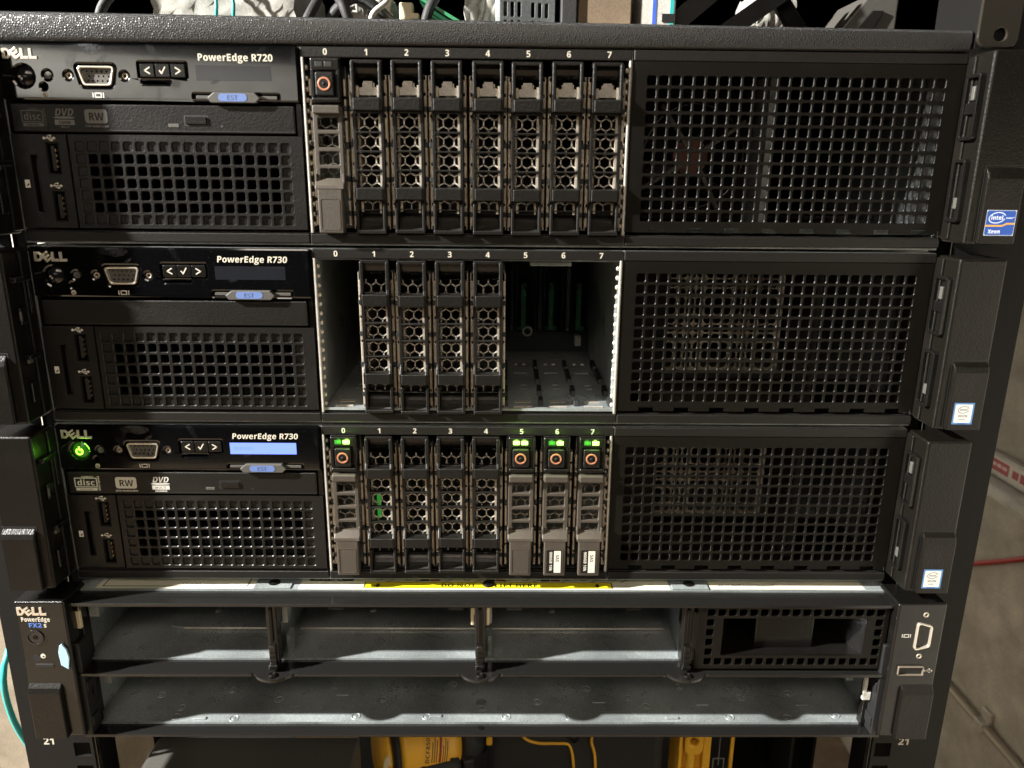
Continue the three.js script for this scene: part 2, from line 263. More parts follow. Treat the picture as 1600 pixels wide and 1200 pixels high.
{ // hammered crossbeam, a rounded bar a little deeper towards its left end
  const sh = [[-9, 0], [0.4, 0], [1.3, 0.6], [1.7, 2], [1.9, 6], [1.7, 10.6], [0.9, 11.9], [-0.4, 12.4], [-9, 12.5], [-27, 12.5]]; const g = []; const xs = []; for (let x = -330; x <= 216; x += 13.65) xs.push(x); xs.push(216.5);
  const P = (x, [z, y]) => { const k = 1 - (x + 212) / 428 * 0.27; return [x, 354.7 + y * k, z]; };
  const pos = [], idx = []; xs.forEach(x => sh.forEach(s => pos.push(...P(x, s)))); const n = sh.length;
  for (let i = 0; i < xs.length - 1; i++) for (let j = 0; j < n - 1; j++) { const a = i * n + j, b = a + 1, c = a + n, d = c + 1; idx.push(a, c, b, b, c, d); }
  const G = new THREE.BufferGeometry(); G.setAttribute('position', new THREE.Float32BufferAttribute(pos, 3)); G.setIndex(idx); G.computeVertexNormals();
  part('crossbeam', lift([G, bx(-330, 216.5, 355.0, 356.6, -30, -2)]), M.hammer, rack);
  const cs = rr(217.6, 236, 356.2, 420, 4.5); cs.holes.push(circ(227.6, 361.6, 2.7));
  part('corner_plate', lift(ext(cs, 2.2, 4.2, 0.5, 10)), std({ color: lin(0.03, 0.026, 0.02), roughness: 0.25, metalness: 0.3, bumpMap: tGrain, bumpScale: 0.00003 }), rack);
  part('corner_plate', lift([bx(218, 268, 356, 420, -34, 2)]), M.post, rack);
  part('top_plate', lift([bx(-330, 216, 356.8, 358.6, -330, -30)]), M.post, rack);
  part('shelf', lift([bx(-226, 226, -114, -110, -420, 60)]), M.post, rack);
}

// ---------------------------------------------------------------- shared small pieces
function logo(x0, y0, w, h, z, parent, mat = M.chrome) { // four block letters, the second one tilted
  const s = h, t = s * 0.27, out = []; const L = w * 0.245;
  const D = poly([[0, 0], [L * 0.62, 0], [L, s * 0.28], [L, s * 0.72], [L * 0.62, s], [0, s]]); D.holes.push(poly([[t, t], [L * 0.58, t], [L - t, s * 0.36], [L - t, s * 0.64], [L * 0.58, s - t], [t, s - t]], THREE.Path));
  out.push(ext(D, z, z + 0.7, 0.12));
  const e = L * 0.95; const Eg = [poly([[0, 0], [e, 0], [e, t * 0.85], [t, t * 0.85], [t, s * 0.4], [e * 0.9, s * 0.4], [e * 0.9, s * 0.62], [t, s * 0.62], [t, s - t * 0.85], [e, s - t * 0.85], [e, s], [0, s]])].map(q => ext(q, z, z + 0.7, 0.12));
  for (const g of Eg) { g.translate(-e / 2, -s / 2, 0); g.rotateZ(0.62); g.scale(1.02, 0.95, 1); g.translate(L * 1.52, s * 0.5, 0.05); out.push(g); }
  for (const k of [2.08, 3.08]) { const q = ext(poly([[0, 0], [L * 0.92, 0], [L * 0.92, t], [t * 1.1, t], [t * 1.1, s], [0, s]]), z, z + 0.7, 0.12); q.translate(L * k, 0, 0); out.push(q); }
  out.forEach(g => g.translate(x0, y0, 0)); return part('logo', out, mat, parent);
}
function dShape(w, h, P = THREE.Shape, r = 1.6) { // D-shaped connector outline, wider at the top
  const a = w / 2, b = w / 2 - 1.6, k = h / 2; const s = new P(); s.moveTo(-b + r, -k); s.lineTo(b - r, -k); s.quadraticCurveTo(b, -k, b + 0.25, -k + r); s.lineTo(a, k - r); s.quadraticCurveTo(a, k, a - r, k); s.lineTo(-a + r, k); s.quadraticCurveTo(-a, k, -a, k - r); s.lineTo(-b - 0.25, -k + r); s.quadraticCurveTo(-b, -k, -b + r, -k); return s;
}
function vga(parent, x, y, z, rot = 0) {
  const c = new THREE.Group(); c.name = 'video_port'; parent.add(c); c.position.set(x * MM, y * MM, z * MM); c.rotation.z = rot;
  const o = dShape(16, 8.2); o.holes.push(dShape(14.4, 6.7, THREE.Path, 1.2)); part('shell', ext(o, -4, 1.6, 0.2, 5), M.chrome, c);
  const ins = dShape(14.3, 6.6); for (const [row, n, off] of [[2, 5, -0.35], [0, 5, 0.35], [-2, 5, -0.35]]) for (let i = 0; i < n; i++) ins.holes.push(circ((i - 2) * 2.15 + off, row, 0.48));
  part('insert', ext(ins, -4, -0.2, 0, 3), M.greyPl, c);
  for (const s of [-1, 1]) part('screw', [ring(1.5, 0.75, -3, 0.6, s * 12.4, 0, 6), cyl(0.8, -3, -1.2, s * 12.4, 0, 10)], M.cream, c);
  return c;
}
function usb(parent, x, y, z, horizontal) {
  const c = new THREE.Group(); c.name = 'usb_port'; parent.add(c); c.position.set(x * MM, y * MM, z * MM); if (horizontal) c.rotation.z = Math.PI / 2;
  const o = rr(-2.6, 2.6, -6.8, 6.8, 0.5); o.holes.push(hole(-2.25, 2.25, -6.45, 6.45, 0.3)); part('shell', ext(o, -8, 0.3, 0.1), M.sheet, c);
  part('tongue', rbx(-1.6, 0.2, -5.6, 5.6, -8, -1, 0.2, 1), M.black, c);
  part('contacts', [-3.6, -1.2, 1.2, 3.6].map(q => bx(0.25, 0.5, q - 0.55, q + 0.55, -7, -1.3)), M.gold, c);
  return c;
}
const usbIconMat = maskMat(96, 48, (k) => { k.lineWidth = 5; k.beginPath(); k.moveTo(10, 26); k.lineTo(80, 26); k.moveTo(28, 26); k.lineTo(42, 10); k.lineTo(56, 10); k.moveTo(38, 26); k.lineTo(52, 40); k.lineTo(62, 40); k.stroke(); k.beginPath(); k.arc(11, 26, 9, 0, 7); k.fill(); k.beginPath(); k.moveTo(76, 15); k.lineTo(94, 26); k.lineTo(76, 37); k.fill(); k.beginPath(); k.arc(58, 10, 7, 0, 7); k.fill(); k.fillRect(58, 33, 13, 13); }, lin(0.62, 0.6, 0.54));
const screenIconMat = maskMat(64, 32, (k) => { k.lineWidth = 5; k.strokeRect(17, 6, 30, 20); k.fillRect(3, 3, 5, 26); k.fillRect(56, 3, 5, 26); }, lin(0.62, 0.6, 0.54));
const discDraw = (k) => { k.lineWidth = 5; k.strokeRect(6, 14, 100, 50); k.font = 'bold 44px sans-serif'; k.textAlign = 'center'; k.fillText('disc', 56, 56); k.fillRect(8, 70, 98, 16); k.fillStyle = '#000'; k.font = '12px sans-serif'; k.fillText('ReWritable', 56, 83); k.fillStyle = '#fff'; k.save(); k.translate(120, 86); k.rotate(-Math.PI / 2); k.font = 'bold 15px sans-serif'; k.textAlign = 'left'; k.fillText('Ultra Speed', 0, 0); k.restore(); k.font = 'bold 12px sans-serif'; k.fillText('COMPACT', 66, 11); };
const dvdDraw = (s1, s2) => (k) => { k.textAlign = 'center'; k.font = 'italic bold 46px sans-serif'; k.fillText('DVD', 56, 38); k.beginPath(); k.ellipse(56, 46, 52, 6, 0, 0, 7); k.fill(); k.fillRect(8, 56, 96, 24); k.fillStyle = '#000'; k.font = 'bold 20px sans-serif'; k.fillText(s1, 56, 76); k.fillStyle = '#fff'; k.font = 'bold 13px sans-serif'; k.fillText(s2, 56, 94); };
const rwDraw = (k) => { k.beginPath(); k.roundRect(6, 6, 112, 66, 14); k.fill(); k.fillStyle = '#000'; k.font = 'bold 50px sans-serif'; k.textAlign = 'center'; k.fillText('RW', 62, 58); k.fillStyle = '#fff'; k.font = 'bold 15px sans-serif'; k.fillText('DVD+ReWritable', 62, 90); };
const prBright = lin(0.55, 0.53, 0.47), prDim = lin(0.12, 0.117, 0.11);
const discMat = maskMat(128, 96, discDraw, prBright), dvdMat = maskMat(112, 96, dvdDraw('MULTI', 'RECORDER'), prBright), rwMat = maskMat(124, 96, rwDraw, prBright);
const discMatD = maskMat(128, 96, discDraw, lin(0.075, 0.074, 0.07)), dvdMatD = maskMat(112, 96, dvdDraw('CDRW', 'MULTI'), prDim), rwMatD = maskMat(124, 96, rwDraw, prDim);
const sdMat = maskMat(40, 56, (k) => { k.beginPath(); k.moveTo(4, 4); k.lineTo(36, 4); k.lineTo(36, 52); k.lineTo(4, 52); k.fill(); k.fillStyle = '#000'; k.beginPath(); k.moveTo(12, 40); k.lineTo(28, 24); k.lineTo(31, 32); k.lineTo(18, 44); k.fill(); }, lin(0.62, 0.6, 0.54));
const xeonOld = cardMat(256, 208, (k) => { const g = '#2450a4'; k.fillStyle = '#c9cdd2'; k.fillRect(0, 0, 256, 208); k.fillStyle = g; k.beginPath(); k.roundRect(4, 4, 248, 200, 16); k.fill(); k.strokeStyle = '#e8eef6'; k.lineWidth = 7; k.beginPath(); k.ellipse(96, 62, 70, 42, -0.15, 0.4, 6.1); k.stroke(); k.fillStyle = '#f2f5fa'; k.font = 'bold 48px sans-serif'; k.fillText('intel', 42, 78); k.font = 'bold 20px sans-serif'; k.fillText('inside™', 172, 70); k.strokeStyle = '#e2a53a'; k.lineWidth = 14; k.beginPath(); k.moveTo(4, 128); k.lineTo(150, 128); k.lineTo(185, 110); k.lineTo(252, 110); k.stroke(); k.fillStyle = '#f2f5fa'; k.font = 'bold 44px sans-serif'; k.fillText('Xeon', 34, 190); }, 0.35);
const xeonNew = cardMat(208, 224, (k) => { k.fillStyle = '#4f7fb4'; k.fillRect(0, 0, 208, 224); k.fillStyle = '#dcdcd4'; k.beginPath(); k.roundRect(16, 16, 176, 192, 10); k.fill(); k.strokeStyle = '#3a4653'; k.lineWidth = 6; k.beginPath(); k.ellipse(104, 72, 56, 34, -0.1, 0.3, 6.1); k.stroke(); k.fillStyle = '#3a4653'; k.textAlign = 'center'; k.font = 'bold 36px sans-serif'; k.fillText('intel', 104, 84); k.font = 'bold 36px sans-serif'; k.fillText('XEON', 104, 150); k.font = 'bold 20px sans-serif'; k.fillText('inside™', 104, 180); k.fillStyle = '#2a62a8'; k.fillRect(60, 208, 90, 14); }, 0.35);
const sasMat = cardMat(96, 160, (k) => { k.fillStyle = '#0d0d0d'; k.fillRect(0, 0, 96, 160); k.fillStyle = '#d8d4c6'; k.fillRect(46, 4, 46, 152); k.save(); k.translate(20, 4); k.rotate(Math.PI / 2); k.fillStyle = '#d8d4c6'; k.font = 'bold 27px sans-serif'; k.fillText('900GB 10k', 6, 4); k.fillStyle = '#161616'; k.font = 'bold 30px sans-serif'; k.fillText('SAS', 26, -38); k.restore(); }, 0.45);
const lcdTex = canvasTex(512, 96, (k) => { k.fillStyle = '#fff'; k.fillRect(0, 0, 512, 96); k.fillStyle = '#e3eef6'; for (let i = 0; i < 7; i++) k.fillRect(30 + i * 22, 34, 15, 26); });

// ---------------------------------------------------------------- rack server
const glossShape = (lcd) => { const s = rr(-216, -83, 63.6, 87.6, 1.2); const h = s.holes; h.push(circ(-205.2, 73.7, 4.6), circ(-194.6, 74.2, 1.9), circ(-196.9, 69.4, 1.25)); const v = dShape(17.4, 9.6, THREE.Path, 1.8); const pts = v.getPoints(5).map(p => [p.x - 173, p.y + 74.1]); h.push(poly(pts, THREE.Path)); for (const q of [-185.4, -160.6]) h.push(circ(q, 74.2, 1.7)); h.push(hole(-153.8, -132.8, 73.2, 79.9, 0.6)); h.push(hole(-152.8, -140.6, 71.0, 72.2, 0.3)); h.push(hole(-130.6, -92.6, 64.6, 66.9, 0.5)); return s; };
function server(y0, cfg) {
  const S = thing('rack_server', cfg.label, 'server', [cfg.dx || 0, y0, 0], 'rack servers stacked between the posts');
  // body
  part('chassis', [bx(-217, 217, 0.2, 1.0, -420, -1), bx(-217, 217, 86.9, 87.7, -420, -1), bx(-217, -216.2, 1, 86.9, -420, -1), bx(216.2, 217, 1, 86.9, -420, -1), bx(-216.2, 216.2, 1, 86.9, -420, -419)], M.galv, S);
  part('bay_wall', [bx(-82.4, -81.4, 1, 86.9, -250, -0.6)], M.galv, S); part('bay_wall', [bx(65.4, 66.4, 1, 86.9, -250, -0.6)], M.galv, S);
  for (const [x, s] of [[-81.3, 1], [65.3, -1]]) { const g = [rbx(x - 0.5, x + 0.5, 6, 83, -1.6, 0.8, 0.3, 1)]; for (let y = 10; y < 80; y += 4.6) { const c = new THREE.SphereGeometry(1.25, 8, 6); c.scale(0.8, 1, 1); c.translate(x + s * 1.0, y, -2.2); g.push(c); } part('gasket', g, M.steel, S); }
  // strips along the bottom and top edge
  for (const [a, b] of [[-216.5, -82.8], [-82.2, 66.2], [66.8, 217]]) part('bottom_strip', [rbx(a, b, 1.2, 5.6, -3, 0.6, 0.5), rbx(a, b, 5.2, 6.2, -3, -0.6, 0.2, 1)], M.strip, S);
  const ts = part('top_strip', rbx(-82.2, 66.0, 82.9, 87.6, -3, 0.4, 0.5), M.strip, S);
  part('top_strip', [rbx(66.8, 217, 83.0, 87.6, -3, 0.6, 0.5)], M.strip, S);
  for (let i = 0; i < 8; i++) part('numeral', text(String(i), 2.7, -71 + 18.1 * i, 85.3, 0.42), M.print, ts);
  // control panel
  const cp = part('control_panel', ext(glossShape(), -7, 1.4, 1.0, 8), M.gloss, S);
  part('dark_backing', bx(-215.5, -83.5, 64, 87, -9, -7.4), M.plasticSmooth, cp);  // near-black plate added so the panel openings read as shaded
  logo(-213, 80.7, 15.6, 4.4, 1.2, cp);
  part('lettering', text(cfg.model, 2.95, -110.6, 82.3, 1.42, { wide: 33, shear: cfg.shear }), M.print, cp);
  const pb = part('power_button', [cyl(4.1, -5, -0.4, -205.2, 73.7, 28), new THREE.SphereGeometry(7, 24, 10, 0, Math.PI * 2, 0, 0.62).rotateX(Math.PI / 2).translate(-205.2, 73.7, -5.9)], cfg.on ? std({ color: lin(0.015, 0.05, 0.01), emissive: lin(0.1, 0.6, 0.02), emissiveIntensity: 0.10, roughness: 0.25 }) : M.blackGloss, cp);
  if (cfg.on) {
    const sy = new THREE.Shape(); sy.absarc(0, 0, 2.0, Math.PI / 2 + 0.5, Math.PI / 2 - 0.5 + Math.PI * 2, false); const inner = []; for (let k = 0; k <= 20; k++) { const a = Math.PI / 2 - 0.5 + Math.PI * 2 - k / 20 * (Math.PI * 2 - 1); inner.push([Math.cos(a) * 1.2, Math.sin(a) * 1.2]); } inner.forEach(([x, y]) => sy.lineTo(x, y)); sy.closePath();
    part('power_symbol', [ext(sy, 1.15, 1.35, 0, 16).translate(-205.2, 73.5, 0), bx(-205.6, -204.8, 74.2, 76.2, 1.15, 1.35)], std({ color: 0x223305, emissive: lin(0.62, 1.0, 0.10), emissiveIntensity: 1.9 }), pb);
    const gl = new THREE.PointLight(lin(0.25, 1, 0.05), 0.00035, 0, 2); gl.castShadow = true; gl.shadow.radius = 0.08; gl.position.set(-0.2052, 0.0737, 0.0035); S.add(gl);
  } else part('indicator', [cyl(0.5, 0.6, 1.05, -206.4, 72.6, 8), cyl(0.45, 0.6, 1.05, -207.2, 73.5, 8)], M.steel, pb);
  part('identify_button', [cyl(1.6, -4, 0.9, -194.6, 74.2, 18), cyl(0.8, 0.9, 1.2, -194.6, 74.2, 12)], M.greyPl, cp);
  part('icon', [ring(1.15, 0.0001, 1.4, 1.48, -196.9, 65.9, 16)], M.print, cp); part('icon', [ring(0.62, 0.35, 1.48, 1.54, -196.9, 65.7, 12)], M.black, cp);
  vga(cp, -173, 74.1, 0); card('icon', 5.6, 2.7, -173.1, 66.0, 1.46, screenIconMat, cp);
  const nb = ['<', 'ok', '>'];
  for (let i = 0; i < 3; i++) {
    const x = -153.3 + i * 6.85; const b = part('button', rbx(x, x + 6.5, 73.7, 79.4, -4, 1.7, 0.5), M.plasticSmooth, cp);
    const w = 0.42; const line = (ax, ay, bx2, by) => { const L = Math.hypot(bx2 - ax, by - ay); const g = new THREE.BoxGeometry(L + w * 0.8, w * 1.3, 0.1); g.rotateZ(Math.atan2(by - ay, bx2 - ax)); g.translate(x + 3.25 + (ax + bx2) / 2, 76.5 + (ay + by) / 2, 1.74); return g; };
    part('symbol', i === 0 ? [line(1.1, 1.3, -1.1, 0), line(-1.1, 0, 1.1, -1.3)] : i === 2 ? [line(-1.1, 1.3, 1.1, 0), line(1.1, 0, -1.1, -1.3)] : [line(-1.3, 0, -0.5, -1.2), line(-0.5, -1.2, 1.2, 1.5)], M.print, b);
  }
  if (cfg.lcd) {
    const d = card('display', 33.6, 6.1, -111.9, 75.7, 1.5, std({ color: 0x101018, emissive: lin(0.17, 0.26, 1.0), emissiveMap: lcdTex, emissiveIntensity: 2.2, roughness: 0.3 }), cp);
    const a = new THREE.RectAreaLight(lin(0.2, 0.25, 1.0), 2.2, 0.0336, 0.0061); a.position.set(-0.1119, 0.0757, 0.0020); a.rotation.y = Math.PI; S.add(a);
  } else part('display', rbx(-128.6, -95.2, 72.6, 78.9, 1.2, 1.46, 0.1, 1), std({ color: lin(0.012, 0.013, 0.016), roughness: 0.12 }), cp);
  // pull-out information tag
  const tg = part('information_tag', [ext(poly([[-122.5, 63.2], [-102.5, 63.2], [-100.5, 65.2], [-102.8, 67.6], [-121, 67.6], [-124, 65.2]]), 0.5, 3.4, 0.3), rbx(-129.8, -93.4, 64.9, 66.4, -4, 0.9, 0.2, 1)], M.greyPl, cp);
  const ov = new THREE.Shape(); ov.absellipse(0, 0, 5.6, 1.75, 0, Math.PI * 2); part('sticker', ext(rr(-119, -106.2, 63.8, 67.1, 1.6), 3.4, 3.5, 0, 8), M.tagBlue, tg); part('lettering', text('EST', 1.9, -112.6, 65.4, 3.51, { f: fontR, depth: 0.04, wide: 4.6 }), M.tagText, tg);
  // optical drive or its blank
  const od = part(cfg.optical ? 'optical_drive' : 'optical_blank', [rbx(-213.6, -86.2, 50.2, 62.2, -30, 1.0, 0.6)], M.plastic, S);
  part('bay_cheek', bx(-216, -214.6, 49.4, 63.2, -30, -0.6), M.plasticSmooth, S); part('bay_cheek', bx(-85.4, -83.2, 49.4, 63.2, -30, -0.2), M.plasticSmooth, S);
  if (cfg.optical) {
    part('tray_gap', [bx(-213.4, -86.4, 50.85, 51.15, 0.9, 1.04)], M.black, od);
    const eb = rr(-136.2, -125.2, 53.3, 57.9, 0.4); part('button_surround', ext((() => { eb.holes.push(hole(-135.6, -125.8, 53.9, 57.3, 0.3)); return eb; })(), 0.6, 1.06), M.black, od);
    part('eject_button', rbx(-135.5, -125.9, 54.0, 57.2, 0.5, 1.7, 0.3), M.plasticSmooth, od);
    part('indicator', rbx(-143.3, -138.6, 52.6, 54.2, 0.6, 1.15, 0.2, 1), cfg.dim ? M.greyPl : M.greyPl, od); part('pinhole', cyl(0.7, 0.8, 1.05, -119.3, 53.3, 12), M.black, od);
    if (cfg.dim) { card('print', 12, 9, -203.5, 56, 1.06, discMatD, od); card('print', 10.4, 9, -190, 56.2, 1.06, dvdMatD, od); card('print', 11.2, 8.8, -175.6, 56.2, 1.06, rwMatD, od); }
    else { card('print', 14.2, 9.2, -203.6, 55.6, 1.06, discMat, od); card('print', 12, 9.2, -184, 55.5, 1.06, rwMat, od); card('print', 10.4, 9, -166.4, 55.7, 1.06, dvdMat, od); }
  }
  // port panel with card slot and two upright ports
  const ps = rr(-215.6, -190.6, 7.4, 49.2, 0.6); ps.holes.push(hole(-200.4, -194.8, 31.6, 45.6), hole(-200.4, -194.8, 10.2, 24.2), hole(-208, -205, 14.6, 40));
  const pp = part('port_panel', ext(ps, -3, 0.8, 0.3), M.plastic, S); part('dark_backing', bx(-215, -191, 8, 49, -9, -8), M.plasticSmooth, pp);  // same dark plate behind the port openings, standing in for shade
  usb(pp, -197.6, 38.6, 0.3); usb(pp, -197.6, 17.2, 0.3); card('icon', 6.2, 3.1, -198.2, 47.6, 0.86, usbIconMat, pp); card('icon', 6.2, 3.1, -198.0, 26.6, 0.86, usbIconMat, pp); card('icon', 2.9, 4.1, -211.1, 27.3, 0.86, sdMat, pp);
  part('card_slot', [bx(-207.9, -205.1, 14.8, 39.8, -6, -2.6)], M.black, pp);
  // left grille, outermost ring of openings closed
  part('vent_grille', perf({ x0: -189.8, x1: -83.4, y0: 7.4, y1: 49.2, hx0: -188.0, hx1: -88.6, hy0: 8.6, hy1: 46.8, nx: 18, ny: 7, hw: 4.15, hh: 4.1, r: 0.8, z: 0.8, t: 3.4, ch: 0.3, bd: 0.9, blind: (i, j) => i === 0 || j === 0 || i === 17 || j === 6 }), M.plastic, S);
  // perforated steel panel on the right
  const fp = part('perforated_panel', [perf({ x0: 67.2, x1: 216.4, y0: 9.6, y1: 82.6, hx0: 72.6, hx1: 209.4, hy0: 12.0, hy1: 77.6, nx: 25, ny: 12, hw: 4.2, hh: 4.1, r: 0.85, z: 0.3, t: 0.9, ch: 0.22 }), ...Array.from({ length: 9 }, (_, i) => bx(67.2 + i * 17.9, 67.2 + i * 17.9 + (i === 8 ? 5 : 10.4), 7.6, 9.6, -1, 0.3)), bx(67.2, 216.4, 82.6, 82.9, -4, 0.2)], M.sheet, S);
  part('panel_flange', bx(66.6, 67.2, 7.6, 82.6, -12, 0.2), M.sheet, S); part('panel_flange', bx(216.45, 217, 7.6, 82.6, -12, 0.2), M.sheet, S);
  cfg.inside(S);
  // ears
  for (const s of [-1, 1]) ear(S, s, cfg);
  return S;
}
function mirror(gs, s) { return s > 0 ? gs : gs.flat(3).map(g => { g = prep(g); g.scale(-1, 1, 1); const p = g.attributes.position, n = g.attributes.normal; for (let i = 0; i < p.count; i += 3) { for (const a of [p, n]) { const t = [a.getX(i + 1), a.getY(i + 1), a.getZ(i + 1)]; a.setXYZ(i + 1, a.getX(i + 2), a.getY(i + 2), a.getZ(i + 2)); a.setXYZ(i + 2, ...t); } } return g; }); }
function loopFrame(y0, y1, z0, z1, x0, x1, w) { // upright frame on the ear's inner face, in the z-y plane
  const s = rr(z0, z1, y0, y1, 1.4); s.holes.push(hole(z0 + w, z1 - w, y0 + w, y1 - w, 0.8)); const g = ext(s, 0, x1 - x0, 0.3, 4); g.rotateY(-Math.PI / 2); g.translate(x1, 0, 0); return g;
}
const leverGeo = () => { const g = ext(poly([[2.5, 15], [2.5, 21.4], [27, 21.4], [30, 20.2], [33.6, 17.6], [33.6, 15]]), 0, 16.4, 0.7); g.rotateY(-Math.PI / 2); g.rotateX(0); const m = new THREE.Matrix4().set(1, 0, 0, 0, 0, 0, 1, 0, 0, 1, 0, 0, 0, 0, 0, 1); return g; };
function ear(S, s, cfg) {
  const e = part('rack_ear', mirror([rbx(218.4, 240.6, 4.5, 87.0, -1.6, 17.6, 1.4, 3), rbx(217.2, 224, 6, 86, -1.6, 6, 0.8)], s), M.ear, S);
  // sloped release lever near the foot of the ear
  const sh = poly([[15, 5.2], [20.2, 5.2], [20.2, 33.6], [19.4, 36.2], [17.2, 38.8], [15, 38.8]]); const lv = ext(sh, 0, 16.6, 0.6, 3); lv.rotateY(-Math.PI / 2); lv.translate(239.8, 0, 0);
  part('latch_lever', mirror([lv], s), M.ear, e);
  part('lever_gap', mirror([bx(222.6, 222.95, 5, 39, 17.0, 17.75), bx(222.6, 240, 39.1, 39.5, 17.0, 17.75)], s), M.black, e);
  // fittings for the front cover on the inner face
  const lf = s > 0 ? [loopFrame(50, 78, 3.5, 14.5, 215.6, 218.6, 1.6), loopFrame(14, 42, 3.5, 13, 215.6, 218.6, 1.6), rbx(216.2, 218.6, 61, 66, 5, 13, 0.5)] : [rbx(215.4, 218.6, 72, 74.6, 3, 15, 0.6), rbx(216.6, 218.6, 52, 60, 7, 13, 0.8), rbx(215.4, 218.6, 35, 37.6, 2, 13, 0.6), rbx(216.8, 218.6, 14, 24, 7, 13, 0.8), rbx(217, 218.6, 56, 74, 2, 3.6, 0.4)];
  part('cover_catch', mirror(lf, s), M.plasticSmooth, e);
  part('catch_clip', mirror(s > 0 ? [rbx(216.6, 218.2, 67, 73, 7.5, 10, 0.4), rbx(216.6, 218.4, 20, 25, 7, 10, 0.4)] : [rbx(216, 217, 54, 58.5, 12.6, 13.6, 0.3), rbx(216, 217.2, 33.4, 35.4, 10, 13.2, 0.4)], s), M.greyPl, e);
  if (s > 0 && cfg.sticker) { const [w, h, x, y, m] = cfg.sticker; card('sticker', w, h, x, y, 20.26, m, e); }
}
// ------- what shows through the perforated panels
function fanInside(S) {
  const f = part('fan', [(() => { const o = rr(78, 132, 12, 74, 3); o.holes.push(circ(105, 43, 25)); return ext(o, -62, -36, 0.5, 16); })()], M.plasticSmooth, S); const bl = []; for (let k = 0; k < 7; k++) { const a = k * Math.PI * 2 / 7; const b = new THREE.BoxGeometry(16, 9, 1); b.rotateX(0.7); b.translate(16, 0, 0); b.rotateZ(a); b.translate(105, 43, -48); bl.push(b); }
  part('blades', bl, M.black, f); part('hub', cyl(9, -56, -42, 105, 43, 24), M.fan, f);
  part('fan_strut', [[0.6], [2.2], [3.7], [5.2]].map(([a]) => { const b = new THREE.BoxGeometry(24, 2, 2); b.translate(18, 0, 0); b.rotateZ(a); b.translate(105, 43, -34.5); return b; }), M.greyPl, f);
  part('air_duct', [bx(142, 204, 60, 62, -180, -40), bx(142, 204, 12, 14, -180, -40), bx(172, 174, 14, 60, -180, -60)], M.plasticSmooth, S);
  part('inner_frame', [bx(136, 139, 8, 80, -70, -20), bx(205, 214, 8, 80, -8.5, -7.5), bx(70, 214, 7, 9, -60, -6)], M.galv, S);
}
function grilleInside(S) {
  part('inner_grille', [perf({ x0: 92, x1: 165, y0: 14, y1: 76, hx0: 95, hx1: 162, hy0: 17, hy1: 73, nx: 13, ny: 11, hw: 4.1, r: 1.4, z: -52, t: 0.8, ch: 0.1 })], M.cream, S);
  part('inner_frame', [bx(68, 92, 14, 78, -14, -13), bx(165, 168, 10, 80, -40, -9), bx(206, 214, 8, 80, -8.5, -7.5), bx(70, 214, 7, 9, -60, -6)], M.sheet, S);
}
const U = 88.9;
server(3 * U, { label: 'topmost rack server with seven black drive blanks and a blue square sticker', model: 'PowerEdge R720', optical: true, dim: true, sticker: [13.4, 11.2, 231.8, 14.5, xeonOld], inside: fanInside });
server(2 * U, { label: 'middle rack server with three empty drive bays and a plain blank strip', model: 'PowerEdge R730', shear: 0.12, optical: false, sticker: [9.8, 10.8, 230.4, 13.5, xeonNew], inside: grilleInside });
server(U, { dx: -0.8, label: 'powered rack server with lit blue display and glowing green power button', model: 'PowerEdge R730', shear: 0.12, optical: true, lcd: true, on: true, sticker: [9.8, 10.8, 230.4, 13.5, xeonNew], inside: grilleInside });
// extrude a (z, y) profile along x
function exX(pts, x0, x1, bev = 0) { const g = ext(poly(pts), 0, x1 - x0, bev); g.rotateY(-Math.PI / 2); g.translate(x1, 0, 0); return g; }
// extrude a plan outline (x, z) upwards
function exY(shape, y0, y1, bev = 0, curve = 6) { const g = ext(shape, 0, y1 - y0, bev, curve); g.rotateX(Math.PI / 2); g.translate(0, y1, 0); return g; } // shape y becomes scene z

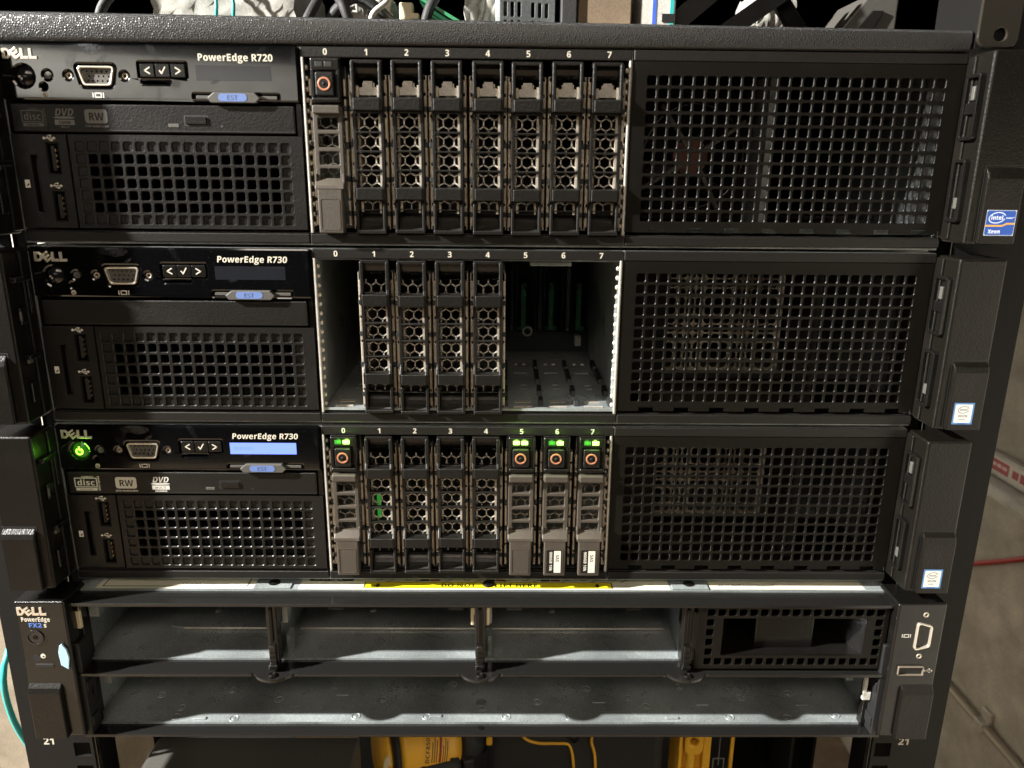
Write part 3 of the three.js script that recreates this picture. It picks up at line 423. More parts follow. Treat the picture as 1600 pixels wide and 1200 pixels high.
// ---------------------------------------------------------------- drive blanks
const arc = (n, f) => Array.from({ length: n + 1 }, (_, i) => f(i / n));
function carrierSides(o, jit) {
  const g = [];
  for (const s of [-1, 1]) { let y = 9.5; while (y < 73) { const L = 7 + ((y * 7.3 + jit * 3) % 5); g.push(rbx(s * 7.75 - 0.55, s * 7.75 + 0.55, y, Math.min(74, y + L), -5, -0.9, 0.25, 1)); y += L + 1.3; } }
  part('side_spring', g, M.cream, o);
  const b = []; for (let y = 14; y < 72; y += 15.5) b.push(rbx(-8.7, -6.9, y, y + 2.2, -4.4, -0.4, 0.3, 1), rbx(6.9, 8.7, y, y + 2.2, -4.4, -0.4, 0.3, 1)); part('side_clip', b, M.black, o);
}
function makeBlank(tPiece) {
  const o = new THREE.Group();
  const f = rr(-7.1, 7.1, 6, 82.2, 0.8); const H = f.holes;
  H.push(hole(-5.3, 5.3, 66.6, 80.6, 0.6)); for (const [a, b] of [[51.9, 59.6], [43.5, 51.0], [35.1, 42.6], [27.2, 34.2]]) H.push(hole(-5.5, 5.5, a, b, 0.5)); H.push(hole(-5.2, 5.2, 17.2, 21.4, 0.4)); H.push(hole(-5.6, 5.6, 7.4, 16.8, 0.4));
  part('frame', [ext(f, -2.2, 0.9, 0.3, 3), rbx(-7.0, -5.3, 66, 81.5, -2, 2.6, 0.6), rbx(5.3, 7.0, 66, 81.5, -2, 2.6, 0.6), rbx(-7.0, -5.6, 7, 20, -2, 3, 0.6), rbx(5.6, 7.0, 7, 20, -2, 3, 0.6), rbx(-7, 7, 6, 7.8, -2, 3.4, 0.5)], M.plastic, o);
  // protruding cross bars with swept cheeks
  for (const y of [63.3, 24.2]) { const c = []; c.push(rbx(-6.1, 6.1, y - 2.7, y + 2.7, -0.5, 4.6, 0.5)); for (const s of [-1, 1]) c.push(mirror([exX([[-0.5, y - 2.6], [4.2, y - 2.6], [4.2, y + 2.6], [0.6, y + 7.4], [-0.5, y + 7.4]], 5.6, 7.0, 0.25)], s)); part('cross_bar', c, M.plastic, o); }
  // scooped finger grips; the lower one coloured lighter for lamp sheen
  const top = [[-9.6, 71.6], ...arc(6, t => [-9 + 8.2 * Math.sin(t * 1.5), 72.6 + 8.6 * (1 - Math.cos(t * 1.5)) / (1 - Math.cos(1.5))]), [-0.8, 82.1], [-9.6, 82.1]];
  part('finger_grip', exX(top, -5.4, 5.4), M.plasticSmooth, o);
  const bot = [[-8, 6.4], [2.4, 6.4], ...arc(6, t => [2.4 - 9.2 * t, 7.6 + 9.2 * t * t]), [-8, 16.8]];
  part('finger_grip', exX(bot, -5.5, 5.5), M.grip, o);
  part('mesh_grille', tPiece ? hexmesh(-5.5, 6.1, 17, 72.5, 2.78, 0.62, -1.5, 0.6, 14.02) : hexmesh(-5.9, 6.2, 17, 72.5, 2.78, 0.6, -1.5, 0.6, 18.2), M.steel, o);
  part('side_plate', [bx(-8.5, -8.1, 8, 76, -95, -1.2), bx(8.1, 8.5, 8, 76, -95, -1.2), rbx(-5.5, -4.4, 24, 60, -8, -2.6, 0.2, 1)], M.cream, o);
  part('rear_plate', [bx(-8.1, 8.1, 8, 76, -95.6, -95), bx(-8.1, 8.1, 76, 76.4, -95, -4), bx(-8.1, 8.1, 7.6, 8, -95, -4)], M.galv, o);
  if (tPiece) { part('spring_tab', ext(poly([[-3.8, 67.4], [4.2, 67.4], [4.2, 70.6], [2.2, 70.6], [2.2, 73.4], [-1.8, 73.4], [-1.8, 70.6], [-3.8, 70.6]]), -1.4, -0.6), M.steel, o); for (const [a, b, c, d] of [[-5.2, -3.9, 66, 71.2], [4.3, 5.4, 66, 71.6], [-4.6, -3.6, 16, 20.6], [3.8, 4.8, 15.4, 20.6]]) part('spring_leg', bx(a, b, c, d, -2.4, 0.2), M.cream, o); }
  for (const [a, b] of [[51.9, 59.6], [43.5, 51.0], [35.1, 42.6], [27.2, 34.2]]) part('grille_flange', bx(4.5, 5.5, a + 0.3, b - 0.3, -2.2, -0.2), M.cream, o);
  return o;
}
const blankT = makeBlank(true), blankP = makeBlank(false); carrierSides(blankT, 1); carrierSides(blankP, 2);
const word = ['zero', 'one', 'two', 'three', 'four', 'five', 'six', 'seven'], tier = ['topmost', 'middle', 'powered'];
function put(proto, name, label, cat, x, y, group) { const o = proto.clone(); o.name = numbered(name); o.position.set(x * MM, y * MM, 0); o.userData = { label, category: cat, group }; scene.add(o); return o; }
const slotX = i => -71 + 18.1 * i;
[[3, [1, 2, 3, 4, 5, 6, 7], blankT], [2, [1, 2, 3, 4], blankP], [1, [1, 2, 3, 4], blankP]].forEach(([u, list, pr], k) => { for (const i of list) { const o = put(pr, 'drive_blank', `black drive blank with metal honeycomb below printed numeral ${word[i]} of the ${tier[k]} server`, 'drive blank', slotX(i) + (u === 1 ? -0.8 : 0), u * U, 'black drive blanks'); o.position.x += (rnd() - 0.5) * 0.0004; o.position.z = (rnd() - 0.5) * 0.0012; o.position.y += (rnd() - 0.5) * 0.0005; o.rotation.z = (rnd() - 0.5) * 0.006; o.rotation.y = (rnd() - 0.5) * 0.02; } });
{ // green light guide glimpsed in the first blank of the powered server
  const b = scene.getObjectByName('drive_blank_011'); b.userData.label = 'black drive blank glowing green inside below printed numeral one of the powered server';
  part('light_guide', [rbx(-2.6, -0.6, 36, 51, -3.2, -1.6, 0.3, 1)], std({ color: 0x06200a, emissive: lin(0.05, 0.6, 0.06), emissiveIntensity: 0.35 }), b);
}
// ---------------------------------------------------------------- hot-swap drives
function makeDrive(leds, sticker) {
  const o = new THREE.Group();
  const hs = rr(-6.9, 6.9, 63.6, 83, 0.8); part('housing', [ext(hs, -6, 0.2, 0.4, 3), rbx(-6.6, 6.6, 77.2, 82.6, -2, 2.2, 0.8), rbx(-6.4, 6.4, 63.8, 66, -2, 3, 0.8), rbx(-6.6, -4.9, 64, 78, -2, 2, 0.5), rbx(4.9, 6.6, 64, 78, -2, 2, 0.5)], M.plasticSmooth, o);
  part('indicator', rbx(-4.3, -0.9, 78.7, 80.9, 0.5, 2.45, 0.3), leds[0] === 2 ? M.ledBright : leds[0] ? M.ledGreen : M.ledOff, o); part('indicator', rbx(-0.2, 3.3, 78.7, 80.9, 0.5, 2.45, 0.3), leds[1] === 2 ? M.ledBright : leds[1] ? M.ledGreen : M.ledOff, o);
  const b = part('release_button', [rbx(-4.4, 3.8, 66.6, 76.6, -1, 3.2, 0.7)], M.plastic, o); part('ring', ring(2.9, 2.05, 3.0, 3.5, -0.4, 71.6, 28), M.copper, b); part('dimple', [cyl(2.05, 2.6, 3.3, -0.4, 71.6, 24)], M.blackGloss, b); part('rivet', new THREE.SphereGeometry(0.8, 10, 8).translate(-0.4, 71.6, 3.3), M.sheet, b);
  // brown handle: lip, ladder of windows, flared shoulder and foot
  const f = poly([[-6.6, 29], [-6.6, 62.2], [6.6, 62.2], [6.6, 29]]); for (const [a, c] of [[52.2, 57.6], [44.6, 50.4], [37.0, 42.8], [29.6, 35.3]]) f.holes.push(hole(-4.4, 4.6, a, c, 0.5));
  const h = part('handle', [ext(f, -0.6, 2.0, 0.35, 3), rbx(-6.2, 6.2, 58.9, 62.6, 0.5, 4.6, 0.7), exX([[-0.6, 26.4], [5.6, 26.4], [5.4, 27.8], [2.0, 31], [-0.6, 31]], -6.7, 6.7, 0.4), rbx(-5.7, 5.7, 6.2, 27.4, -0.6, 5.4, 0.7), rbx(-6.9, -5.8, 27, 33, 0, 3.6, 0.4), rbx(5.8, 6.9, 27, 33, 0, 3.6, 0.4)], M.taupe, o);
  const ins = rr(-4.6, 4.4, 7.6, 22, 1.0); ins.holes.push(hole(-4.3, 4.1, 7.9, 21.7, 0.8)); part('inset_rim', ext(ins, 5.36, 5.55), M.taupe, h);
  if (sticker) card('sticker', 7.6, 13.4, -0.2, 14.6, 5.5, sasMat, h);
  part('drive_body', [bx(-7.6, 7.6, 8, 80, -110, -26), bx(-7.6, -7.2, 8, 80, -26, -6.1), bx(7.2, 7.6, 8, 80, -26, -6.1), bx(-7.2, 7.2, 8, 8.4, -26, -6.1)], M.galv, o);
  part('mesh_grille', hexmesh(-5.6, 5.8, 27, 59, 2.76, 0.42, -4.6, 0.5), M.steel, o);
  return o;
}
function drive(u, i, leds, sticker, label) {
  const pr = makeDrive(leds, sticker); carrierSides(pr, i); const o = pr; o.name = numbered('hot_swap_drive'); o.userData = { label, category: 'disk drive', group: 'brown-handled drives in the bays' }; o.position.set((slotX(i) + (u === 1 ? -0.8 : 0)) * MM, u * U * MM, 0.0004); scene.add(o);
  leds.forEach((v, k) => { if (v) { const p = new THREE.PointLight(v === 2 ? lin(0.4, 1, 0.1) : lin(0.1, 1, 0.05), v === 2 ? 0.00028 : 0.00006, 0, 2); p.castShadow = true; p.shadow.radius = 0.05; p.position.set((k ? 1.55 : -2.6) * MM, 0.0798, 0.0042); o.add(p); } });
}
drive(3, 0, [0, 0], false, 'brown-handled disk drive with dark indicators in bay 0 of the topmost server');
drive(1, 0, [1, 2], false, 'brown-handled disk drive with one bright green light in bay 0, beside the drive blanks');
drive(1, 5, [2, 2], false, 'brown-handled disk drive with two bright green lights in bay 5, no sticker');
drive(1, 6, [1, 2], true, 'brown-handled disk drive with black and white sticker below printed numeral six');
drive(1, 7, [1, 2], true, 'brown-handled disk drive with black and white sticker below printed numeral seven');

// ---------------------------------------------------------------- the open bays of the middle server
{
  const S = scene.getObjectByName('rack_server_001');
  const fl = new THREE.Shape(); fl.moveTo(-81.2, 0); fl.lineTo(65.2, 0); fl.lineTo(65.2, -128); fl.lineTo(-81.2, -128); fl.closePath();
  for (let i = 0; i < 8; i++) { const x = slotX(i); if (i > 0 && i < 5) continue; fl.holes.push(hole(x - 5.4, x + 4.8, -3.2, -1, 0.3), hole(x - 4.6, x + 4, -14, -10, 0.3), hole(x - 4, x + 4, -72, -69, 0.5)); for (const z of [-44, -36]) { const p = new THREE.Path(); p.absellipse(x + 1, z, 2, 1.6, 0, Math.PI * 2, true); fl.holes.push(p); } }
  const floor = part('bay_floor', [exY(fl, 7.2, 8.4)], M.galv, S); part('bay_floor_lining', bx(-81, 65, 5.8, 6.4, -128, -0.8), M.sheet, floor);
  for (const i of [0, 5, 6, 7]) { const x = slotX(i); part('floor_tab', rbx(x - 4.2, x + 3.6, 6.6, 8.6, -13, -10.4, 0.2, 1), M.cream, floor); part('floor_tab', [rbx(x - 5, x + 4.4, 7.4, 9.0, -3.6, -2.8, 0.2, 1)], M.steel, floor); for (const d of [-2.4, 2.6]) part('floor_rivet', new THREE.SphereGeometry(1.2, 10, 6).scale(1, 0.5, 1).translate(x + d, 8.5, -92), M.steel, floor); }
  for (const x of [10.4, 28.5, 46.6, 64]) for (const [z0, z1] of [[-12, -4], [-34, -22], [-70, -46], [-92, -74]]) part('drive_guide', [exX([[z0, 8.2], [z1, 8.2], [z1 - 1.5, 11], [z0 + 2, 12]], x - 1.2, x + 1.2, 0.2)], M.black, floor);
  part('bay_ceiling_plate', [rbx(22, 42, 79.6, 81.4, -40, -5, 0.3)], M.galv, S); part('bay_ceiling', bx(-81, 65, 82, 82.8, -128, -3), M.galv, S);
  // backplane: dark board with upright openings, connectors and green edges
  const bp = part('backplane', [bx(-81, 65.2, 8.4, 22, -130, -127), bx(-81, 65.2, 70, 82, -130, -127), ...[5, 6, 7].flatMap(i => [bx(slotX(i) - 8.5, slotX(i) - 1.4, 22, 70, -130, -127)])], std({ color: lin(0.016, 0.024, 0.02), roughness: 0.5 }), S);
  part('rear_board', bx(-81, 65, 8, 82, -215, -214), M.pcb, bp);
  for (const i of [5, 6, 7]) { const x = slotX(i); part('connector', [rbx(x - 6.4, x - 3.2, 24, 66, -127, -120, 0.5), rbx(x - 6.8, x - 2.8, 66, 71, -127, -119, 0.5)], M.plasticSmooth, bp); part('connector_contacts', Array.from({ length: 26 }, (_, k) => bx(x - 5.3, x - 4.4, 26 + k * 1.48, 26.8 + k * 1.48, -121, -119.7)), M.greyPl, bp); part('connector_shroud', [bx(x - 7.2, x - 6.8, 22, 72, -127, -118), bx(x - 2.8, x - 2.4, 22, 72, -127, -118)], M.sheet, bp);
    part('circuit_board', [bx(x + 1.2, x + 4.4, 23, 54, -140, -128), bx(x - 1, x + 7, 22, 25, -140, -131)], M.pcb, bp); part('chip', [bx(x + 1.6, x + 3.4, 50, 53, -128, -126.6), bx(x + 2, x + 3.2, 38, 40, -128, -126.8), bx(x + 1.8, x + 3, 30, 31.6, -128, -126.8)], M.greyPl, bp); }
  part('white_plug', [rbx(56, 60, 14, 21, -127, -120, 0.5)], M.white, bp); part('washer', ring(3.4, 2.2, -127, -126, 25, 22.4, 20), M.steel, bp);
}
// ---------------------------------------------------------------- chassis for blades at the bottom (open bays)
const FX = thing('blade_enclosure', 'empty blade enclosure with open steel bays and yellow lift warning', 'enclosure', [0, 0, 0]);
{
  part('outer_case', [bx(-218.6, -217.6, 1, 85, -330, 3), bx(217.6, 218.6, 1, 85, -330, 3), bx(-217.6, 217.6, 2, 84, -330, -329)], M.galv, FX);
  // bottom bay
  const fs = new THREE.Shape(); fs.moveTo(-217.5, 6.6); fs.lineTo(217.5, 6.6); fs.lineTo(217.5, -329); fs.lineTo(-217.5, -329); fs.closePath(); { const p = new THREE.Path(); p.absellipse(-2.3, -9.5, 3.4, 3.2, 0, Math.PI * 2, true); fs.holes.push(p); }
  const lf = part('lower_floor', [exY(fs, 2.6, 4)], M.galv, FX); part('base_plate', bx(-217, 217, 0.4, 0.55, -329, 4), M.galv, lf);
  for (const [x, z] of [[-204, 1.5], [-174, -5], [-174, 2.5], [-141, 4], [-108, -4.5], [-73, 2.2], [-33, 2.5], [12, 2.5], [48, 2.8], [-2.3, -4.5], [93, -6.5], [139, 2.6], [172, 3], [200, 1], [30, -10], [150, -14], [-190, -16], [-150, -20], [-120, -12], [-90, -24], [-60, -12], [-20, -26], [60, -22], [84, -14], [116, -24], [180, -18], [-204, -30], [196, -34], [40, -36], [-44, -40]]) { const r = new THREE.TorusGeometry(2.4, 0.32, 5, 20); r.rotateX(Math.PI / 2); r.translate(x, 4.02, z); const c = new THREE.SphereGeometry(1.3, 12, 6).scale(1, 0.25, 1).translate(x, 4, z); part('rivet', [r, c], M.galv, lf); }
  for (const [x, z] of [[-160, 4], [-84, -16], [-28, 2], [66, -10], [106, 3.6], [184, -8], [126, -8]]) part('stamped_tab', [rbx(x - 3.6, x + 3.6, 4, 4.7, z - 1, z + 1, 0.3, 1)], M.galv, lf);
  const lipSh = (z0, z1, tabs) => { const s = new THREE.Shape(); s.moveTo(-219, z0); s.lineTo(-219, z1); let x = -219; for (const t of tabs) { s.lineTo(t - 12, z1); s.lineTo(t - 10.8, z1 - 0.8); s.quadraticCurveTo(t - 6.5, z1 + 5.2, t, z1 + 5.4); s.quadraticCurveTo(t + 6.5, z1 + 5.2, t + 10.8, z1 - 0.8); s.lineTo(t + 12, z1); } s.lineTo(219, z1); s.lineTo(219, z0); s.closePath(); return s; };
  const lipM = std({ color: lin(0.010, 0.0098, 0.0092), roughness: 0.16, bumpMap: tGrain, bumpScale: 0.00001 });
  const l1 = part('lower_lip', [exY(lipSh(3.0, 14.6, []), 0.6, 2.55, 0.3)], lipM, FX); part('lip_screw', [cylY(1.6, 2.6, 3.0, -2.3, 10, 16), cylY(0.7, 3.0, 3.2, -2.3, 10, 12)], M.sheet, l1);
  // middle shelf with three screwed tongues
  const mid = part('middle_shelf', [bx(-217.5, 217.5, 42.6, 43.8, -329, 4.6)], M.galv, FX);
  const tabs = [-112.4, -2.3, 108.4]; const l2 = part('shelf_lip', [exY(lipSh(1.5, 16.6, tabs), 40.6, 42.55, 0.3, 8)], lipM, FX);
  for (const t of tabs) part('shelf_screw', [cylY(2.3, 42.6, 43.4, t, 18.4, 20, 2.5), (() => { const r = new THREE.TorusGeometry(1.5, 0.4, 5, 16); r.rotateX(Math.PI / 2); r.translate(t, 43.4, 18.4); return r; })()], M.sheet, l2);
  // pressed rear part of the upper floor with a bright bent edge
  const press = (x0, x1, corner) => { const s = new THREE.Shape(); const z = -22; if (corner) { s.moveTo(x0 + 12, z); s.lineTo(x1, z); s.lineTo(x1, -200); s.lineTo(x0, -200); s.lineTo(x0, z - 10); s.quadraticCurveTo(x0, z, x0 + 12, z); } else { s.moveTo(x0, z); s.lineTo(x1, z); s.lineTo(x1, -200); s.lineTo(x0, -200); s.closePath(); } return exY(s, 43.8, 45.2, 0.5, 8); };
  for (const [a, b, c] of [[-186, -116, 1], [-108, -4, 0], [0, 104, 0]]) { const pl = part('pressed_floor', press(a, b, c), M.galv, mid); part('bent_edge', [rbx(a + (c ? 11 : 0), b, 44.3, 45.5, -22.2, -21.5, 0.3, 1)], M.steel, pl);
    const w = b - a; for (const q of c ? [0.35] : [0.38, 0.72]) part('rivet', new THREE.SphereGeometry(2.2, 14, 8).scale(1, 0.55, 1).translate(a + w * q, 45.2, -34 - q * 16), M.steel, pl); for (const q of c ? [] : [0.16, 0.86]) part('slot_tab', rbx(a + w * q - 4.5, a + w * q + 4.5, 45.2, 46.4, -42, -40.4, 0.3, 1), M.steel, pl); }
  // uprights between the upper bays: steel web and black latch
  for (const t of tabs) { const u = part('bay_divider', [bx(t - 0.6, t + 0.6, 43.8, 83, -200, 5), bx(t + 3.4, t + 6.2, 66, 82.6, -2, 5), bx(t + 4, t + 6, 44, 56, -6, 2)], M.galv, FX);
    part('latch', [rbx(t - 2.6, t + 2.6, 46, 83, 5, 13, 0.7), rbx(t - 3.2, t + 3.2, 67, 81, 4, 11, 0.6), rbx(t - 1.7, t + 1.7, 45, 58, 12, 15, 0.6), rbx(t - 2.4, t + 2.4, 44.2, 47, 8, 16, 0.6)], M.plasticSmooth, u); part('latch_spring', [rbx(t - 0.8, t + 0.8, 60, 80, 13, 14.2, 0.3, 1), rbx(t - 1.6, t + 1.6, 51, 52.6, 14.8, 15.4, 0.2, 1), rbx(t - 1.6, t + 1.6, 54, 55.2, 14.8, 15.4, 0.2, 1), rbx(t - 1.6, t + 1.6, 48.6, 49.6, 14.8, 15.4, 0.2, 1)], M.sheet, u);
    if (t === -2.3) part('clip', [rbx(t - 5, t - 3.3, 68, 78.6, 5, 10, 0.4), rbx(t - 4.2, t - 2.8, 75, 79, 6, 11, 0.3), rbx(t + 3.3, t + 5, 68, 78.6, 5, 10, 0.4)], M.ivory, u); }
  // lid with lip and printed labels
  const lid = part('lid', [bx(-217.5, 217.5, 84.2, 85.2, -330, 3.4)], M.galv, FX); part('lid_lip', [exY(lipSh(0.6, 15.8, []), 82.2, 84.15, 0.3)], lipM, FX);
  part('lid_rib', rbx(-124, -104, 85.2, 85.9, -20, 3, 0.3, 1), M.galv, lid); part('lid_rib', rbx(101, 121, 85.2, 85.9, -20, 3, 0.3, 1), M.galv, lid);
  const flat = (name, w, h, x, z, m, y = 85.26) => card(name, w, h, x, y, z, m, lid, { rx: -Math.PI / 2 });
  const lab = (W, H, d) => cardMat(W, H, d, 0.45);
  flat('label', 84, 30, -166, -12.4, lab(1024, 366, k => { k.fillStyle = '#d9d4bf'; k.fillRect(0, 0, 1024, 366); k.strokeStyle = '#1a1a18'; k.lineWidth = 8; k.strokeRect(36, 14, 940, 324); k.fillStyle = '#25241f'; k.font = 'bold 26px sans-serif'; k.fillText('3 Sled/Bay Configuration', 540, 318); }));
  flat('label', 200, 30, 0, -12, lab(2000, 300, k => { k.fillStyle = '#d6d2bd'; k.fillRect(0, 0, 2000, 300); k.fillStyle = '#151513'; k.fillRect(40, 164, 240, 52); k.fillStyle = '#cfcbb8'; k.font = 'bold 44px sans-serif'; k.fillText('Storage', 60, 206); k.strokeStyle = '#3a3a36'; k.lineWidth = 5; for (let i = 0; i < 9; i++) { k.beginPath(); k.arc(420 + i * 160, 192, 16, 0, 7); k.stroke(); k.beginPath(); k.moveTo(460 + i * 160, 224); k.lineTo(500 + i * 160, 196); k.stroke(); } for (const x of [700, 1060, 1360]) { k.fillStyle = '#8e3b1c'; k.fillRect(x, 182, 50, 32); k.fillStyle = '#151513'; k.fillRect(x - 55, 182, 50, 32); } k.fillStyle = '#151513'; k.fillRect(346, 224, 1346, 64); k.fillStyle = '#d8c81a'; k.fillRect(352, 228, 1334, 56); k.fillStyle = '#1b1a0c'; k.font = 'bold 50px sans-serif'; k.fillText('DO NOT', 760, 274); k.fillText('LIFT HERE', 1050, 274); for (const x of [420, 1610]) { k.beginPath(); k.moveTo(x - 20, 258); k.lineTo(x + 20, 258); k.lineTo(x, 280); k.fill(); k.fillRect(x - 8, 240, 16, 20); } }));
  flat('label', 84, 20, 164, -8, lab(1024, 244, k => { k.fillStyle = '#d9d4bf'; k.fillRect(0, 0, 1024, 244); k.fillStyle = '#3a382f'; k.font = '34px sans-serif'; k.fillText('go to', 60, 205); k.font = 'bold 34px sans-serif'; k.fillText('Dell.com/support', 150, 205); }));
  for (const x of [-114, 2, 111]) part('lid_screw', [cylY(3.0, 85.3, 86.3, x, -2.5, 20, 3.4), cylY(1.6, 86.3, 86.7, x, -2.5, 12)], M.sheet, lid);
  // small copper-coloured clips at the ends of the bays
  part('end_clip', [rbx(-216, -213.4, 66, 80, 9, 11, 0.4), rbx(-217.4, -213.4, 76, 80, 9, 11, 0.4)], M.ivory, FX); part('end_clip', [rbx(-216, -213.4, 24, 38, 9, 11, 0.4), rbx(-217.4, -213.4, 34, 38, 9, 11, 0.4)], M.ivory, FX); part('end_clip', [rbx(208.5, 210.6, 24, 38, 9, 11, 0.4), rbx(208.5, 213, 22, 27, 9, 11, 0.4)], M.white, FX);
  part('end_post', [rbx(-219.5, -213.6, 2.7, 40.5, 3.5, 8.5, 0.6), rbx(-219.5, -213.8, 43.9, 82, 3.5, 8.5, 0.6), rbx(210.8, 219.5, 2.7, 40.5, 3.5, 8.5, 0.6)], M.plasticSmooth, FX);
  for (const b of [bx(-213.2, -208, 68, 82, -3, 2.6), bx(-212, -207, 26, 38, -3, 2.6), bx(203, 207, 28, 40, -4, 2)]) part('end_bracket', b, M.galv, FX);
  // ears
  for (const s of [-1, 1]) {
    const e = part('rack_ear', mirror([rbx(215.4, 241, 5.4, 87.2, -1.6, 19.4, 1.2, 3)], s), M.plasticSmooth, FX);
    const lv = ext(poly([[16, 5.8], [22, 5.8], [22, 34], [21, 36.6], [18.6, 39.8], [16, 39.8]]), 0, 17.2, 0.6, 3); lv.rotateY(-Math.PI / 2); lv.translate(240.6, 0, 0); part('latch_lever', mirror([lv], s), M.ear, e);
    part('ear_edge', mirror([rbx(213.4, 216.4, 3, 60, 6, 16, 0.6), rbx(212.6, 214, 8, 14, 8, 15, 0.4), rbx(212.6, 214, 30, 36, 8, 15, 0.4)], s), M.black, e);
    if (s < 0) {
      logo(-239.6, 79.6, 15.2, 4.6, 19.3, e); part('lettering', text('PowerEdge', 2.5, -231.0, 77.0, 19.42, { wide: 14.6 }), M.print, e); part('lettering', [text('FX2', 2.5, -231.6, 73.6, 19.42, { wide: 6.6 })], std({ color: lin(0.07, 0.17, 0.5), roughness: 0.5 }), e); part('lettering', text('s', 2.5, -226.6, 73.6, 19.42), M.print, e);
      const pbn = part('power_button', [ring(4.4, 3.6, 19.2, 20, -232.6, 66.6, 28), cyl(3.6, 18.8, 19.6, -232.6, 66.6, 28)], M.blackGloss, e); part('icon', [ring(1.2, 0.5, 19.6, 19.7, -232.6, 66.6)], M.sheet, pbn);
      part('icon', [cyl(1.35, 19.4, 19.6, -230.4, 55.3, 20)], M.print, e); part('icon', cyl(0.5, 19.6, 19.66, -230.2, 55.1, 10), M.black, e); part('indicator', cyl(2.1, 19.2, 19.6, -233.6, 54, 20), M.black, e); part('slot', rbx(-235, -225.6, 48.4, 50.6, 18.8, 19.7, 0.2, 1), M.black, e);
      part('pull_tab', [ext(poly([[-220.6, 62], [-219.2, 63], [-217.2, 60], [-216.4, 55], [-217.6, 48], [-221.2, 50.5], [-221.6, 58]]), 19.6, 20.6, 0.2)], std({ color: lin(0.34, 0.52, 0.62), roughness: 0.5 }), e);
    } else { vga(e, 230.4, 68.6, 19.2, Math.PI / 2); card('icon', 5.2, 2.6, 221.8, 68.5, 19.5, screenIconMat, e); part('port_opening', bx(219.6, 234, 44.6, 50.6, 19.38, 19.5), M.black, e); usb(e, 226.8, 47.6, 20.4, true).children[0].material = M.portMetal; card('icon', 5, 3, 236.6, 47.4, 19.5, usbIconMat, e); }
  }
}
{ // filler module in the upper right bay: ring of square openings round a deep pocket
  const o = thing('sled_blank', 'black sled blank with recessed pocket framed by square holes in the blade enclosure', 'sled blank', [0, 42.6, 0]);
  const fr = rr(112.6, 214.6, 1.6, 41, 1); const cols = 17, rows = 6; const x0 = 117, x1 = 212.6, y0 = 3.2, y1 = 38.8; const px = (x1 - x0) / cols, py = (y1 - y0) / rows;
  for (let i = 0; i < cols; i++) for (let j = 0; j < rows; j++) if (i === 0 || j === 0 || i === cols - 1 || j === rows - 1) { const cx = x0 + (i + 0.5) * px, cy = y0 + (j + 0.5) * py; fr.holes.push(hole(cx - 2.0, cx + 2.0, cy - 2.0, cy + 2.0, 0.7)); }
  fr.holes.push(hole(126.5, 203.4, 9.8, 32.4, 0.6)); part('face', [ext(fr, 12, 14, 0.25, 2)], M.sheet, o);
  const A = [126.4, 203.5, 9.7, 32.5], B = [140, 189, 12, 30], zf = 13, zb = -16;
  part('pocket', [quads([[[A[0], A[2], zf], [A[1], A[2], zf], [B[1], B[2], zb], [B[0], B[2], zb]], [[A[1], A[2], zf], [A[1], A[3], zf], [B[1], B[3], zb], [B[1], B[2], zb]], [[A[1], A[3], zf], [A[0], A[3], zf], [B[0], B[3], zb], [B[1], B[3], zb]], [[A[0], A[3], zf], [A[0], A[2], zf], [B[0], B[2], zb], [B[0], B[3], zb]], [[B[0], B[2], zb], [B[1], B[2], zb], [B[1], B[3], zb], [B[0], B[3], zb]]])], M.plasticSmooth, o);
  part('grip_block', rbx(146.6, 178.4, 9.9, 32.2, -15, 7, 0.8), M.plasticSmooth, o);
  part('sides', [bx(112.8, 114, 1.6, 40.6, -180, 12), bx(213, 214.2, 1.6, 40.6, -180, 12), bx(114, 213, 1.6, 2.4, -180, 12), bx(114, 213, 39.8, 40.6, -180, 12)], M.sheet, o);
  part('side_latch', [rbx(110.4, 112.9, 6, 36, 4, 13.4, 0.6), rbx(109.8, 111.2, 4, 12, 6, 14, 0.4)], M.plasticSmooth, o);
}
// ---------------------------------------------------------------- clutter lying on top of the rack
function crumple(x0, x1, y0, y1, z0, z1, amp, sd) { // creased soft block
  const g = new THREE.BoxGeometry(x1 - x0, y1 - y0, z1 - z0, 18, 10, 8); const p = g.attributes.position; const h = (a, b, c) => { const s = Math.sin(a * 12.9 + b * 78.2 + c * 37.7 + sd) * 43758.5; return s - Math.floor(s); };
  for (let i = 0; i < p.count; i++) { const X = Math.round(p.getX(i)), Y = Math.round(p.getY(i)), Z = Math.round(p.getZ(i)); const lowest = Y <= -(y1 - y0) / 2 + 1; p.setXYZ(i, p.getX(i) + (h(X, Y, Z) - 0.5) * amp, p.getY(i) + (lowest ? 0 : (h(Y, Z, X) - 0.5) * amp), p.getZ(i) + (h(Z, X, Y) - 0.5) * amp); }
  g.computeVertexNormals(); const q = g; q.translate((x0 + x1) / 2, (y0 + y1) / 2, (z0 + z1) / 2); return q;
}
const TOP = 358.7;
function onTop(name, geos, mat, label, cat, group) { return tagIt(part(name, geos, mat), label, cat, group); }
onTop('paper_bundle', crumple(-172, -99, TOP, 396, -130, -62, 2, 1), M.paper, 'crumpled white paper bundle on top of the rack behind teal wires', 'paper');
for (const [x, k] of [[-137, 0], [-128.5, 1]]) onTop('teal_wire', tube([[x + 2, TOP + 1.3, -120 + k * 3], [x, TOP + 16, -56], [x + 1, 382, -54], [x - 3 - k * 3, 402, -60], [x - 8, 425, -66]], 0.9, 40, 6), M.teal, k ? 'thin teal wire over the white paper, beside the black cables' : 'thin teal wire over the middle of the crumpled white paper', 'wire', 'teal wires over the paper');
